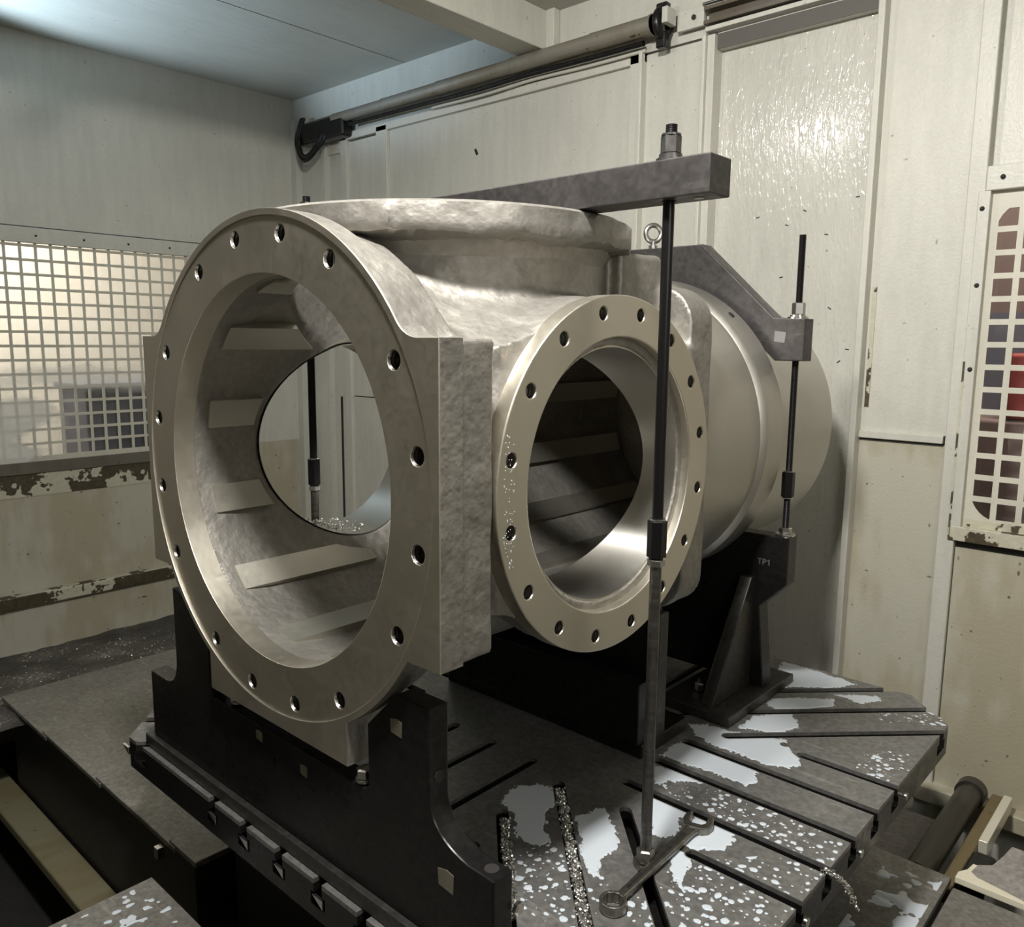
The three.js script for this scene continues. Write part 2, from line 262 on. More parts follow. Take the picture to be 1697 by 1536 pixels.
  for (const [x, y] of [[-1.86, 2.37]]) mesh('stuck_chip', box(-0.007, 0.007, -0.018, 0.018, 0, 0.006).rotateZ(0.5).translate(x, y, ZB - 0.005), M.gasket, w);
  const win = struct('window_2');
  const s = guardShape(0.905, 1.72, 0.575, 1.80, 0.045, 0.11, 0.0865, 0.0215, 0.912, 0.5845);
  mesh('guard_plate', plain(s, 0.006).translate(0, 0, ZB - 0.025), M.grille, win);
  mesh('worn_corner', box(0.89, 1.2, 0.545, 0.575, ZB - 0.019, ZB - 0.016), M.peel, win);
  mesh('pane', box(wx0, wx1, wy0, wy1, ZB - 0.066, ZB - 0.062), M.glass, win);
}
{ // ---- what stands outside the two windows
  const hall = struct('wall_hall');
  mesh('hall_wall', box(XL - 1.7, XL - 1.6, -0.2, 3.2, -2.6, 2.6), SM({ color: C(0.74, 0.69, 0.62), roughness: 0.8 }), hall);
  mesh('hall_wall', box(-0.2, 3.4, -0.2, 3.2, ZB - 1.5, ZB - 1.4), SM({ color: C(0.22, 0.15, 0.135), roughness: 0.8 }), hall);
  mesh('hall_floor', box(XL - 1.7, XL - 0.08, -0.3, -0.2, -2.6, 2.6), M.pit, hall); mesh('hall_floor', box(-0.2, 3.4, -0.3, -0.2, ZB - 1.5, ZB - 0.08), M.pit, hall);
  mesh('hall_roof', box(XL - 1.7, XL - 0.08, 3.2, 3.3, -2.6, 2.6), M.ceiling, hall); mesh('hall_roof', box(-0.2, 3.4, 3.2, 3.3, ZB - 1.5, ZB - 0.08), M.ceiling, hall);
  const cab = thing('machine_cabinet', 'dark blue-grey cabinet seen through the lower right of the left grille', 'cabinet', [XL - 0.55, -0.2, -1.15]);
  mesh('cabinet_body', box(-0.25, 0.25, 0, 1.12, -0.6, 0.62, 0.02), SM({ color: C(0.07, 0.07, 0.1), roughness: 0.6 }), cab); mesh('cabinet_top', box(-0.27, 0.27, 1.12, 1.16, -0.62, 0.64, 0.01), SM({ color: C(0.2, 0.2, 0.24), roughness: 0.5 }), cab);
  const t2 = thing('tool_trolley', 'blurred red and grey tool trolley behind the right grille', 'trolley', [1.35, -0.2, ZB - 0.75]);
  mesh('trolley_frame', box(-0.95, 0.5, 0, 1.62, -0.3, -0.25), SM({ color: C(0.15, 0.15, 0.19), roughness: 0.6 }), t2);
  mesh('red_panel', box(-0.485, 0.4, 1.13, 1.43, -0.25, 0.1, 0.02), SM({ color: C(0.4, 0.06, 0.05), roughness: 0.5 }), t2);
  mesh('lower_shelf', box(-0.95, 0.5, 0.5, 1.13, -0.25, 0.1, 0.02), SM({ color: C(0.30, 0.20, 0.18), roughness: 0.6 }), t2);
  for (const [p, t, w, h, i] of [[[XL - 0.5, 2.9, 0.2], [XL - 1.6, 1.2, -0.2], 1.2, 0.3, 62], [[1.2, 3.0, ZB - 0.4], [1.3, 0.8, ZB - 1.0], 1.0, 0.3, 34]]) {
    const o = thing('hall_lamp', p[0] < 0 ? 'long ceiling lamp in the hall beyond the left window' : 'long ceiling lamp in the hall beyond the right window', 'lamp', p); o.lookAt(V3(...t));
    mesh('housing', box(-w / 2 - 0.02, w / 2 + 0.02, -h / 2 - 0.02, h / 2 + 0.02, -0.06, -0.004), M.pit, o); mesh('lens', box(-w / 2, w / 2, -h / 2, h / 2, -0.004, 0.002), SM({ color: C(.8, .8, .8), emissive: C(1, 0.86, 0.66), emissiveIntensity: 3 }), o);
    const l = new THREE.RectAreaLight(C(1, 0.92, 0.82), i, w, h); l.position.z = 0.006; l.rotation.y = Math.PI; l.name = 'lamp_light'; o.add(l);
  }
}
{ // ---- telescopic rail cover, clamp and cables along the top of the back wall
  const t = thing('telescopic_tube', 'dirty grey telescopic tube running along the top of the back wall', 'tube');
  const segs = [[-3.45, -3.15, 0.03], [-3.15, -2.62, 0.034], [-2.62, -2.1, 0.037], [-2.1, -1.5, 0.04], [-1.5, -0.95, 0.042], [-0.95, -0.6, 0.045]];
  const tubeM = SM({ color: C(0.3, 0.285, 0.255), metalness: 0.35, roughness: 0.5, map: nGrime });
  for (const [a, b, r] of segs) mesh('tube_section', join([cyl(r, b - a, 24).rotateZ(Math.PI / 2).translate((a + b) / 2, 2.757, ZB + 0.07), cyl(r + 0.004, 0.012, 24).rotateZ(Math.PI / 2).translate(b - 0.006, 2.757, ZB + 0.07)]), tubeM, t);
  const cl = thing('tube_clamp', 'black clamp with a pale bracket at the right end of the tube', 'clamp', [-0.55, 2.75, ZB + 0.07]);
  mesh('clamp_body', join([new THREE.TorusGeometry(0.055, 0.022, 10, 24).rotateY(Math.PI / 2), box(-0.03, 0.03, 0.03, 0.09, -0.02, 0.02, 0.008), box(-0.025, 0.025, -0.11, -0.04, -0.03, 0.02, 0.008)]), M.black, cl);
  const br = mesh('bracket', join([box(0.03, 0.06, -0.02, 0.05, -0.02, 0.06, 0.003), box(0.06, 0.2, -0.045, 0.045, -0.05, -0.03, 0.003)]), M.paint, cl);
  mesh('bolt_head', hex(0, 0, 0.012, 0, 0.012).rotateX(Math.PI / 2).translate(0.15, 0, -0.03), M.gasket, br);
  const rl = thing('door_rail', 'dark sliding door rail with pale edges at the top right', 'rail');
  mesh('rail_channel', join([box(-0.34, 2.2, 2.70, 2.715, ZB, ZB + 0.06), box(-0.34, 2.2, 2.76, 2.775, ZB, ZB + 0.06), box(-0.34, 2.2, 2.70, 2.775, ZB - 0.01, ZB + 0.01)]), SM({ color: C(0.17, 0.155, 0.14), metalness: 0.3, roughness: 0.5, map: nGrime }), rl);
  mesh('rail_edge', box(-0.34, 0.45, 2.672, 2.692, ZB, ZB + 0.045, 0.003), M.paint, rl); mesh('rail_rod', cyl(0.008, 2.5, 12).rotateZ(Math.PI / 2).translate(0.9, 2.79, ZB + 0.05), M.nut, rl);
  const curve = (pts, r) => new THREE.TubeGeometry(new THREE.CatmullRomCurve3(pts.map(p => V3(...p))), 60, r, 8);
  tag(mesh('air_hose', curve([[-3.0, 2.70, ZB + 0.06], [-2.4, 2.695, ZB + 0.06], [-1.75, 2.69, ZB + 0.06], [-1.45, 2.695, ZB + 0.06], [-0.9, 2.69, ZB + 0.06], [-0.66, 2.69, ZB + 0.06]], 0.014), M.black), 'black hose drooping below the grey telescopic tube', 'hose');
  tag(mesh('air_hose', curve([[-2.2, 2.668, ZB + 0.036], [-1.75, 2.66, ZB + 0.045], [-1.4, 2.672, ZB + 0.036], [-1.0, 2.664, ZB + 0.036], [-0.66, 2.664, ZB + 0.036]], 0.009), SM({ color: C(0.5, 0.48, 0.42), roughness: 0.5 })), 'thin pale hose beside the black one under the tube', 'hose');
  const cj = thing('cable_bundle', 'tangle of dark cables in the far upper corner', 'cables', [-3.45, 2.66, ZB + 0.08]);
  for (let i = 0; i < 5; i++) mesh('cable', curve([[-0.1 + rnd() * 0.05, 0.16, 0], [-0.12 + rnd() * 0.06, 0.0, 0.03], [0, -0.1 - rnd() * 0.07, 0.04], [0.12 + rnd() * 0.08, -0.04, 0.02], [0.22, 0.06, 0]], 0.011), M.black, cj);
  mesh('cable_box', box(-0.1, 0.42, -0.03, 0.12, -0.07, 0.02, 0.02), M.black, cj);
}
{ // ---- machine base below the table
  const f = struct('floor_2');
  const zs = 0.475;
  mesh('chip_bed', (() => { const g = new THREE.PlaneGeometry(1.5, 4, 100, 160).rotateX(-Math.PI / 2).translate(-3.05, -0.56, -0.2); const p = g.attributes.position; for (let i = 0; i < p.count; i++) { const x = p.getX(i), z = p.getZ(i); p.setY(i, -0.655 + 0.17 * sst(-3.6, -2.4, x) + 0.05 * (fbm(x * 6 + 20, z * 6 + 20, 0, 0, 5, 4) - 0.5)); } g.computeVertexNormals(); return g; })(), M.chipBed, f);
  f.userData.label = 'bed of the machine with metal chips';
  const xs = [-2.62, -2.08, -1.50, -0.88, -0.74];
  const tc = thing('telescopic_cover', 'stepped grey steel way cover left of the rotary table', 'cover');
  for (let i = 0; i < 4; i++) mesh('cover_plate', box(xs[i], xs[i + 1] + 0.05, -0.475 + i * 0.009, -0.455 + i * 0.009, -1.6, zs - i * 0.004, 0.004), M.cover, tc);
  mesh('cover_apron', box(-2.6, -0.745, FL, -0.476, -1.5, 0.44), M.pit, tc);
  mesh('end_bolt', box(-0.93, -0.90, -0.50, -0.46, zs - 0.005, zs + 0.02, 0.003), M.brightNut, tc);
  tag(mesh('base_rail', (() => { const g = box(-3.7, -0.75, -0.95, -0.9, 0.45, 0.585, 0.01); return g; })(), M.olive), 'olive painted rail low in the dark pit at the left', 'rail');
  const c2 = thing('slide_cover', 'grey slide cover plate with coolant drops at the bottom left corner', 'cover');
  mesh('cover_plate', box(-0.76, 0.3, -0.47, -0.45, 0.575, 1.9, 0.004), M.cover, c2);
  mesh('cover_skirt', box(-0.74, 0.3, FL, -0.47, 0.6, 1.9), M.pit, c2);
  const c3 = thing('slide_cover', 'dark slide cover plate splashed with coolant under the right table edge', 'cover');
  mesh('cover_plate', box(0.87, 1.135, -0.475, -0.45, -1.19, 1.9, 0.004), M.cover, c3); mesh('cover_skirt', box(0.87, 1.12, FL, -0.475, -1.15, 1.9), M.pit, c3);
  tag(mesh('box_cover', box(1.147, 2.3, -0.49, -0.465, -1.163, 1.9, 0.004), M.cover), 'dark flat cover plate in the bottom right corner', 'cover');
  const chp = thing('chipped_plate', 'pale grey plate with a ragged bright edge below the right window', 'plate');
  mesh('plate', extrude(poly([[1.15, 1.19], [1.15, 1.22], [1.17, 1.25], [1.175, 1.30], [1.22, 1.34], [1.235, 1.42], [1.245, 1.50], [2.2, 1.50], [2.2, 1.185]]), 0.02, 0.003).rotateX(-Math.PI / 2).translate(0, -0.462, 0), SM({ color: C(0.62, 0.59, 0.58), roughness: 0.5, metalness: 0.2, map: cSteel }), chp);
  mesh('bright_edge', extrude(poly([[1.146, 1.186], [1.146, 1.222], [1.165, 1.255], [1.172, 1.30], [1.185, 1.30], [1.178, 1.25], [1.2, 1.23], [1.28, 1.215], [1.36, 1.196], [1.36, 1.186]]), 0.022, 0.002).rotateX(-Math.PI / 2).translate(0, -0.462, 0), SM({ color: C(0.75, 0.7, 0.55), roughness: 0.4 }), chp);
  tag(mesh('screw_shaft', join([cyl(0.046, 0.74, 32).rotateX(Math.PI / 2).translate(1.03, -0.50, -1.57), cyl(0.055, 0.05, 32).rotateX(Math.PI / 2).translate(1.03, -0.50, -1.9)]), SM({ color: C(0.09, 0.085, 0.075), metalness: 0.7, roughness: 0.35 })), 'dark round shaft between the table and the back wall', 'shaft');
  const gr = thing('guide_rail', 'worn yellowish guide rail beside the round shaft', 'rail');
  mesh('rail_body', box(1.095, 1.135, -0.56, -0.50, -1.95, -1.2, 0.004), SM({ color: C(0.3, 0.25, 0.16), roughness: 0.45, metalness: 0.5, map: nGrime }), gr); mesh('rail_face', box(1.135, 1.165, -0.55, -0.49, -1.95, -1.55, 0.003), SM({ color: C(0.75, 0.72, 0.6), roughness: 0.3, metalness: 0.3 }), gr);
  mesh('rail_block', box(1.14, 1.22, -0.62, -0.47, -1.45, -1.25, 0.02), M.black, gr);
  tag(mesh('drip_tray', box(0.55, 0.96, -0.60, -0.585, -1.75, -1.22, 0.004), SM({ color: C(0.34, 0.32, 0.31), roughness: 0.5, map: cSteel })), 'pale tray visible under the right rear of the table', 'tray');
  const pd = thing('table_pedestal', 'dark round pedestal carrying the rotary table', 'pedestal', [0.02, 0, -0.453]);
  mesh('pedestal_drum', cyl(0.80, 0.30, 64, 0.84).translate(0, -0.252, 0), M.pit, pd); mesh('pedestal_base', box(-0.68, 0.82, -1.19, -0.402, -0.72, 0.8, 0.02), M.pit, pd);
}
// ------------------------------------------------------------------ rotary table
const TX = 0.02, TZ = -0.453, TH = 1.035, CH = 0.165, PIT = 0.168;
const SLOTS = [];   // [x0, z0, x1, z1] centre lines
for (const k of [-2, -1, 0, 1, 2]) {
  const o = k * PIT;
  SLOTS.push([TX + o, TZ + 0.265 + (Math.abs(k) > 1 ? 0.42 * (Math.abs(k) - 1) : 0), TX + o, TZ + TH + 0.1, k], [TX + 0.45 + (Math.abs(k) > 1 ? 0.31 * (Math.abs(k) - 1) : 0), TZ + o, TX + TH + 0.1, TZ + o, k], [TX + o, TZ - 0.45 - (Math.abs(k) > 1 ? 0.31 * (Math.abs(k) - 1) : 0), TX + o, TZ - TH - 0.1, k], [TX - 0.45 - (Math.abs(k) > 1 ? 0.31 * (Math.abs(k) - 1) : 0), TZ + o, TX - TH - 0.1, TZ + o, k]);
}
const SQ = Math.SQRT1_2;
for (const [sx, sz] of [[1, 1], [1, -1], [-1, 1], [-1, -1]]) for (const k of [-1, 0, 1]) {
  const ox = k * 0.168 * SQ * sx, oz = -k * 0.168 * SQ * sz, a = (k ? 0.58 : 0.44) * SQ, b = 1.6 * SQ;
  SLOTS.push([TX + sx * a + ox, TZ + sz * a + oz, TX + sx * b + ox, TZ + sz * b + oz, k]);
}
const SW = 0.0172;   // half width of a slot
const slotDist = (x, z) => { let d = 9; for (const [a, b, c, e] of SLOTS) { const ux = c - a, uz = e - b, t = Math.max(0, Math.min(1, ((x - a) * ux + (z - b) * uz) / (ux * ux + uz * uz))); d = Math.min(d, Math.hypot(x - a - ux * t, z - b - uz * t)); } return d - SW; };
{
  const outline = [[-TH + CH, -TH], [TH - CH, -TH], [TH, -TH + CH], [TH, TH - CH], [TH - CH, TH], [-TH + CH, TH], [-TH, TH - CH], [-TH, -TH + CH]];
  const sh = poly(outline.map(([x, z]) => [x, -z]));
  const t = thing('rotary_table', 'large dark steel rotary table with T-slots under the casting', 'table', [TX, 0, TZ]);
  const ev = new Evaluator(); ev.useGroups = false; ev.attributes = ['position', 'normal'];
  const slab = (y0, y1) => strip(new THREE.ExtrudeGeometry(sh, { depth: y1 - y0, bevelEnabled: false }).rotateX(-Math.PI / 2).translate(0, y0, 0));
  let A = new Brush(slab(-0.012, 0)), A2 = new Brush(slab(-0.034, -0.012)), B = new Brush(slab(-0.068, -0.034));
  A.updateMatrixWorld(); A2.updateMatrixWorld(); B.updateMatrixWorld();
  for (const [x0, z0, x1, z1] of SLOTS) {
    const L = Math.hypot(x1 - x0, z1 - z0), an = Math.atan2(-(z1 - z0), x1 - x0);
    const cut = (w, y0, y1) => { const s = new THREE.Shape(); s.moveTo(L, -w); s.lineTo(L, w); s.lineTo(0, w); s.absarc(0, 0, w, Math.PI / 2, Math.PI * 1.5, false); s.closePath(); const b = new Brush(strip(new THREE.ExtrudeGeometry(s, { depth: y1 - y0, bevelEnabled: false, curveSegments: 8 }).rotateX(-Math.PI / 2).translate(0, y0, 0).rotateY(an).translate(x0 - TX, 0, z0 - TZ))); b.updateMatrixWorld(); return b; };
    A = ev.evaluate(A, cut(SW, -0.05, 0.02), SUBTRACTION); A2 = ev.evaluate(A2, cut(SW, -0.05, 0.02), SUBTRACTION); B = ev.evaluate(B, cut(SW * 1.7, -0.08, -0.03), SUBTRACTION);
  }
  mesh('table_top', A.geometry, M.table, t); mesh('table_rim', [A2.geometry, B.geometry, slab(-0.1, -0.068)], M.black, t);  // sides blackened in the colour: oily dark steel plus their painted-in shade
  for (const [x, z] of [[0.711 - TX, -0.811 - TZ], [0.757 - TX, -0.118 - TZ]]) mesh('bright_disc', cyl(0.014, 0.003, 28).translate(x, 0.0012, z), M.brightNut, t);  // small bright discs lying on the table top
  for (const z of [-0.42, -0.05, 0.3]) mesh('edge_screw', cyl(0.012, 0.01, 16).rotateZ(Math.PI / 2).translate(TH + 0.004, -0.06, z), M.brightNut, t);
  for (const x of [-0.9, -2, -1, 0, 1, 2].map((k, i) => i ? k * PIT : k)) mesh('slot_glint', extrude(poly([[x - 0.022, -0.040], [x + 0.02, -0.040], [x + 0.02, -0.064]]), 0.008, 0.001).translate(0, 0, TH - 0.006), M.brightNut, t);  // bright slips that paint the glint of light in the slot mouths
}
// ------------------------------------------------------------------ coolant: thin pools whose outline follows a field, cut at the slots
function pool(poly2, y0, h, thr, cell, field, noSlots = false) {
  let x0 = 9, x1 = -9, z0 = 9, z1 = -9; for (const [x, z] of poly2) { x0 = Math.min(x0, x); x1 = Math.max(x1, x); z0 = Math.min(z0, z); z1 = Math.max(z1, z); }
  x0 -= 0.03; x1 += 0.03; z0 -= 0.03; z1 += 0.03;
  const sd = (x, z) => { let d = 9, ins = false; for (let i = 0, j = poly2.length - 1; i < poly2.length; j = i++) { const [ax, az] = poly2[j], [bx, bz] = poly2[i]; const ux = bx - ax, uz = bz - az, t = Math.max(0, Math.min(1, ((x - ax) * ux + (z - az) * uz) / (ux * ux + uz * uz || 1e-9))); d = Math.min(d, Math.hypot(x - ax - ux * t, z - az - uz * t)); if ((az > z) !== (bz > z) && x < ax + (z - az) / (bz - az) * ux) ins = !ins; } return ins ? d : -d; };
  const F = (x, z) => Math.min(field(x, z, sd(x, z)), noSlots ? 9 : (slotDist(x, z) - 0.003) * 1, noSlots ? 9 : Math.min(TX + TH - 0.004 - x, TZ + TH - 0.004 - z) );
  const nx = Math.ceil((x1 - x0) / cell), nz = Math.ceil((z1 - z0) / cell), G = [];
  for (let j = 0; j <= nz; j++) for (let i = 0; i <= nx; i++) G.push(F(x0 + i * cell, z0 + j * cell));
  const pos = [];
  const tri = (a, b, c) => pos.push(...a, ...b, ...c);
  const top = ([x, z, f]) => [x, y0 + h * Math.min(1, Math.sqrt(Math.max(0, f) / 0.006)) * 1 + 0.0002, z];
  for (let j = 0; j < nz; j++) for (let i = 0; i < nx; i++) {
    const q = [[i, j], [i, j + 1], [i + 1, j + 1], [i + 1, j]].map(([a, b]) => [x0 + a * cell, z0 + b * cell, G[b * (nx + 1) + a]]);
    if (q.every(p => p[2] <= 0)) continue;
    const P = []; for (let k = 0; k < 4; k++) { const a = q[k], b = q[(k + 1) % 4]; if (a[2] > 0) P.push(a); if ((a[2] > 0) !== (b[2] > 0)) { const t = a[2] / (a[2] - b[2]); P.push([a[0] + (b[0] - a[0]) * t, a[1] + (b[1] - a[1]) * t, 0]); } }
    for (let k = 1; k + 1 < P.length; k++) tri(top(P[0]), top(P[k]), top(P[k + 1]));
  }
  let g = new THREE.BufferGeometry(); g.setAttribute('position', new THREE.Float32BufferAttribute(pos, 3)); g = mergeVertices(g, 1e-5); g.computeVertexNormals(); return g;
}
const edge = (x, z, s) => s + 0.02 * (fbm(x * 26 + 50, z * 26 + 50, 0, 0, 3, 3) - 0.5) + 0.024 * (fbm((x + z) * 60 + 90, (x - z) * 130 + 90, 0, 0, 6, 3) - 0.52);
const POOLS = [
  ['white coolant puddle left of the chip-filled slot near the saddle', [[.26, .01], [.25, -.05], [.28, -.10], [.32, -.12], [.38, -.07], [.40, -.01], [.45, .06], [.49, .09], [.48, .12], [.45, .13], [.41, .13], [.34, .06], [.29, .05]]],
  ['bright white coolant puddle between the chip-filled slot and the tall rod', [[.47, -.04], [.48, -.09], [.50, -.13], [.54, -.10], [.59, -.06], [.63, -.04], [.63, .02], [.63, .06], [.64, .09], [.66, .11], [.63, .12], [.58, .07]]],
  ['coolant puddle right behind the foot of the tall rod', [[.56, -.26], [.61, -.28], [.67, -.28], [.69, -.28], [.68, -.23], [.71, -.16], [.68, -.12], [.66, -.11]]],
  ['pale coolant puddle spread around the far end of the wrench', [[.70, -.27], [.81, -.29], [.83, -.25], [.83, -.18], [.78, -.14], [.80, -.07], [.81, -.02], [.85, .03], [.81, .01], [.77, -.03], [.74, -.11], [.72, -.20]]],
  ['long coolant puddle between two slots right of the dark base plate', [[.45, -.48], [.46, -.63], [.53, -.63], [.66, -.62], [.72, -.60], [.75, -.55], [.73, -.51], [.65, -.50], [.56, -.49]]],
  ['small coolant puddle behind the tall rod below the dark base', [[.47, -.42], [.55, -.44], [.64, -.44], [.56, -.38], [.55, -.33], [.53, -.33]]],
  ['large coolant puddle in front of the rear fixture foot', [[.42, -.73], [.46, -.77], [.55, -.78], [.65, -.83], [.70, -.84], [.78, -.76], [.80, -.72], [.79, -.69], [.72, -.65], [.63, -.66], [.53, -.66], [.47, -.67]]],
  ['coolant puddle right beside the rear fixture foot', [[.55, -.82], [.54, -.94], [.63, -1.05], [.70, -.96], [.66, -.87]]],
  ['coolant film behind the rear fixture foot between two slots', [[.53, -1.05], [.53, -1.12], [.70, -1.27], [.72, -1.20], [.60, -1.04]]],
  ['coolant film on the far corner of the table by the back wall', [[.45, -1.28], [.41, -1.47], [.57, -1.47], [.72, -1.45], [.66, -1.36], [.48, -1.20]]],
  ['narrow coolant streak near the rear right table corner', [[.68, -1.30], [.80, -1.40], [.83, -1.37], [.78, -1.29]]],
];
for (const [label, pts] of POOLS) tag(mesh('coolant_puddle', pool(pts, 0, 0.0016, 0, 0.0026, edge), M.coolant), label, 'puddle');
{
  const drops = (q) => (x, z, d) => { const c = 0.019, ix = Math.floor(x / c), iz = Math.floor(z / c); let f = -1; for (let a = -1; a <= 1; a++) for (let b = -1; b <= 1; b++) { const u = ix + a, v = iz + b; if (hash2(u, v, q) > 0.72) continue; const dx = x - (u + hash2(u, v, q + 1)) * c, dz = z - (v + hash2(u, v, q + 2)) * c, t = hash2(u, v, q + 4), r = 0.0022 + 0.0078 * t * t; f = Math.max(f, r - Math.hypot(dx * (0.8 + 0.5 * hash2(u, v, q + 5)), dz * (0.8 + 0.6 * hash2(u, v, q + 6))) - 0.003 * (vnoise(x * 210, z * 210, 0, 0, q) - 0.4)); } return Math.min(d + 0.02, f); };
  const regs = [[[.78, -.04], [.97, -.27], [1.04, -.27], [1.05, -.15], [1.05, -.08], [1.05, .2], [.89, .3], [.76, .1]], [[.50, .13], [.53, .06], [.65, .10], [.71, .17], [.72, .3], [.57, .3], [.46, .2]], [[.68, -.45], [.87, -.45], [.95, -.30], [.71, -.28], [.54, -.37]], [[.84, -1.27], [.96, -1.38], [1.04, -1.33], [.89, -1.22]], [[.94, -.92], [1.00, -1.02], [1.04, -.89], [1.02, -.80], [.95, -.80]], [[.80, -.30], [.95, -.45], [1.03, -.45], [1.03, -.3]]];
  const o = mesh('coolant_droplets', regs.map((r, i) => pool(r, 0, 0.0012, 0, 0.0022, drops(30 + i * 7))), M.coolant); tag(o, 'scattered white coolant drops and flecks on the right of the table', 'drops'); o.userData.kind = 'stuff';
  const o2 = mesh('coolant_droplets', [pool([[0.95, -1.1], [1.12, -1.15], [1.12, 0.4], [0.95, 0.4]], -0.45, 0.0015, 0, 0.006, (x, z, d) => Math.min(d, (fbm(x * 22 + 5, z * 22 + 5, 0, 0, 13, 3) - 0.52) * 0.05), true)], M.coolant); tag(o2, 'coolant splashes along the edge of the lower right slide cover', 'drops'); o2.userData.kind = 'stuff';
  const o3 = mesh('coolant_droplets', [pool([[-0.74, 0.6], [-0.5, 0.6], [-0.5, 1.0], [-0.74, 1.0]], -0.45, 0.0012, 0, 0.005, (x, z, d) => Math.min(d, (fbm(x * 40 + 5, z * 40 + 5, 0, 0, 14, 2) - 0.68) * 0.05), true), pool([[-1.45, 0.1], [-0.9, 0.1], [-0.9, 0.46], [-1.45, 0.46]], -0.439, 0.0012, 0, 0.005, (x, z, d) => Math.min(d, (fbm(x * 40 + 5, z * 40 + 5, 0, 0, 15, 2) - 0.68) * 0.05), true)], M.coolant); tag(o3, 'light coolant specks on the grey covers at the lower left', 'drops'); o3.userData.kind = 'stuff';
}
{ // ---- metal chips
  const AY0 = 0.95;
  const curl = (() => { const g = new THREE.CylinderGeometry(0.004, 0.0032, 0.003, 7, 1, true, 0, 4.2); return strip(g); })();
  function chips(label, n, place) { const im = new THREE.InstancedMesh(curl, M.chip, n), m = new THREE.Matrix4(), q = new THREE.Quaternion(), e = new THREE.Euler(); for (let i = 0; i < n; i++) { const [x, y, z] = place(i); e.set(rnd() * 6, rnd() * 6, rnd() * 6); q.setFromEuler(e); const s = 0.5 + rnd() * 0.9; m.compose(V3(x, y, z), q, V3(s, s, s * (0.6 + rnd()))); im.setMatrixAt(i, m); } im.name = numbered('metal_chips'); im.castShadow = im.receiveShadow = true; tag(im, label, 'metal chips'); im.userData.kind = 'stuff'; scene.add(im); }
  const along = (x0, z0, x1, z1, w, y0, y1) => () => { const t = rnd(), s = (rnd() + rnd() - 1) * w, L = Math.hypot(x1 - x0, z1 - z0); return [x0 + (x1 - x0) * t + s * (z1 - z0) / L, y0 + rnd() * (y1 - y0), z0 + (z1 - z0) * t - s * (x1 - x0) / L]; };
  chips('silver metal chips packed in the slot beside the bright puddle', 2600, along(TX + 0.33, TZ + 0.33, TX + 0.86, TZ + 0.86, 0.0155, -0.014, 0.004));
  chips('silver metal chips packed in the short slot beside the saddle', 1300, along(0.335, 0.09, 0.60, 0.35, 0.0155, -0.014, 0.003));
  chips('curled metal chips hanging over the right table edge', 140, (i) => { const t = i / 140; return [1.045 + 0.07 * t + rnd() * 0.01, 0.004 - 0.10 * t * t + rnd() * 0.01, -0.27 - 0.06 * t + rnd() * 0.012]; });
  chips('small heap of bright metal chips inside the far side opening', 220, () => { const a = -1.57 + (rnd() + rnd() - 1) * 0.35 + 0.2, x = -0.58 + rnd() * 0.2; return [x, AY0 + 0.296 * Math.sin(a) + rnd() * 0.012, 0.296 * Math.cos(a)]; });
  chips('loose metal chips strewn on the dark bed under the left wall', 420, () => { const x = -3.5 + rnd() * 1.2, z = -0.9 + rnd() * 1.3; return [x, -0.655 + 0.17 * sst(-3.6, -2.4, x) + 0.02, z]; });
}
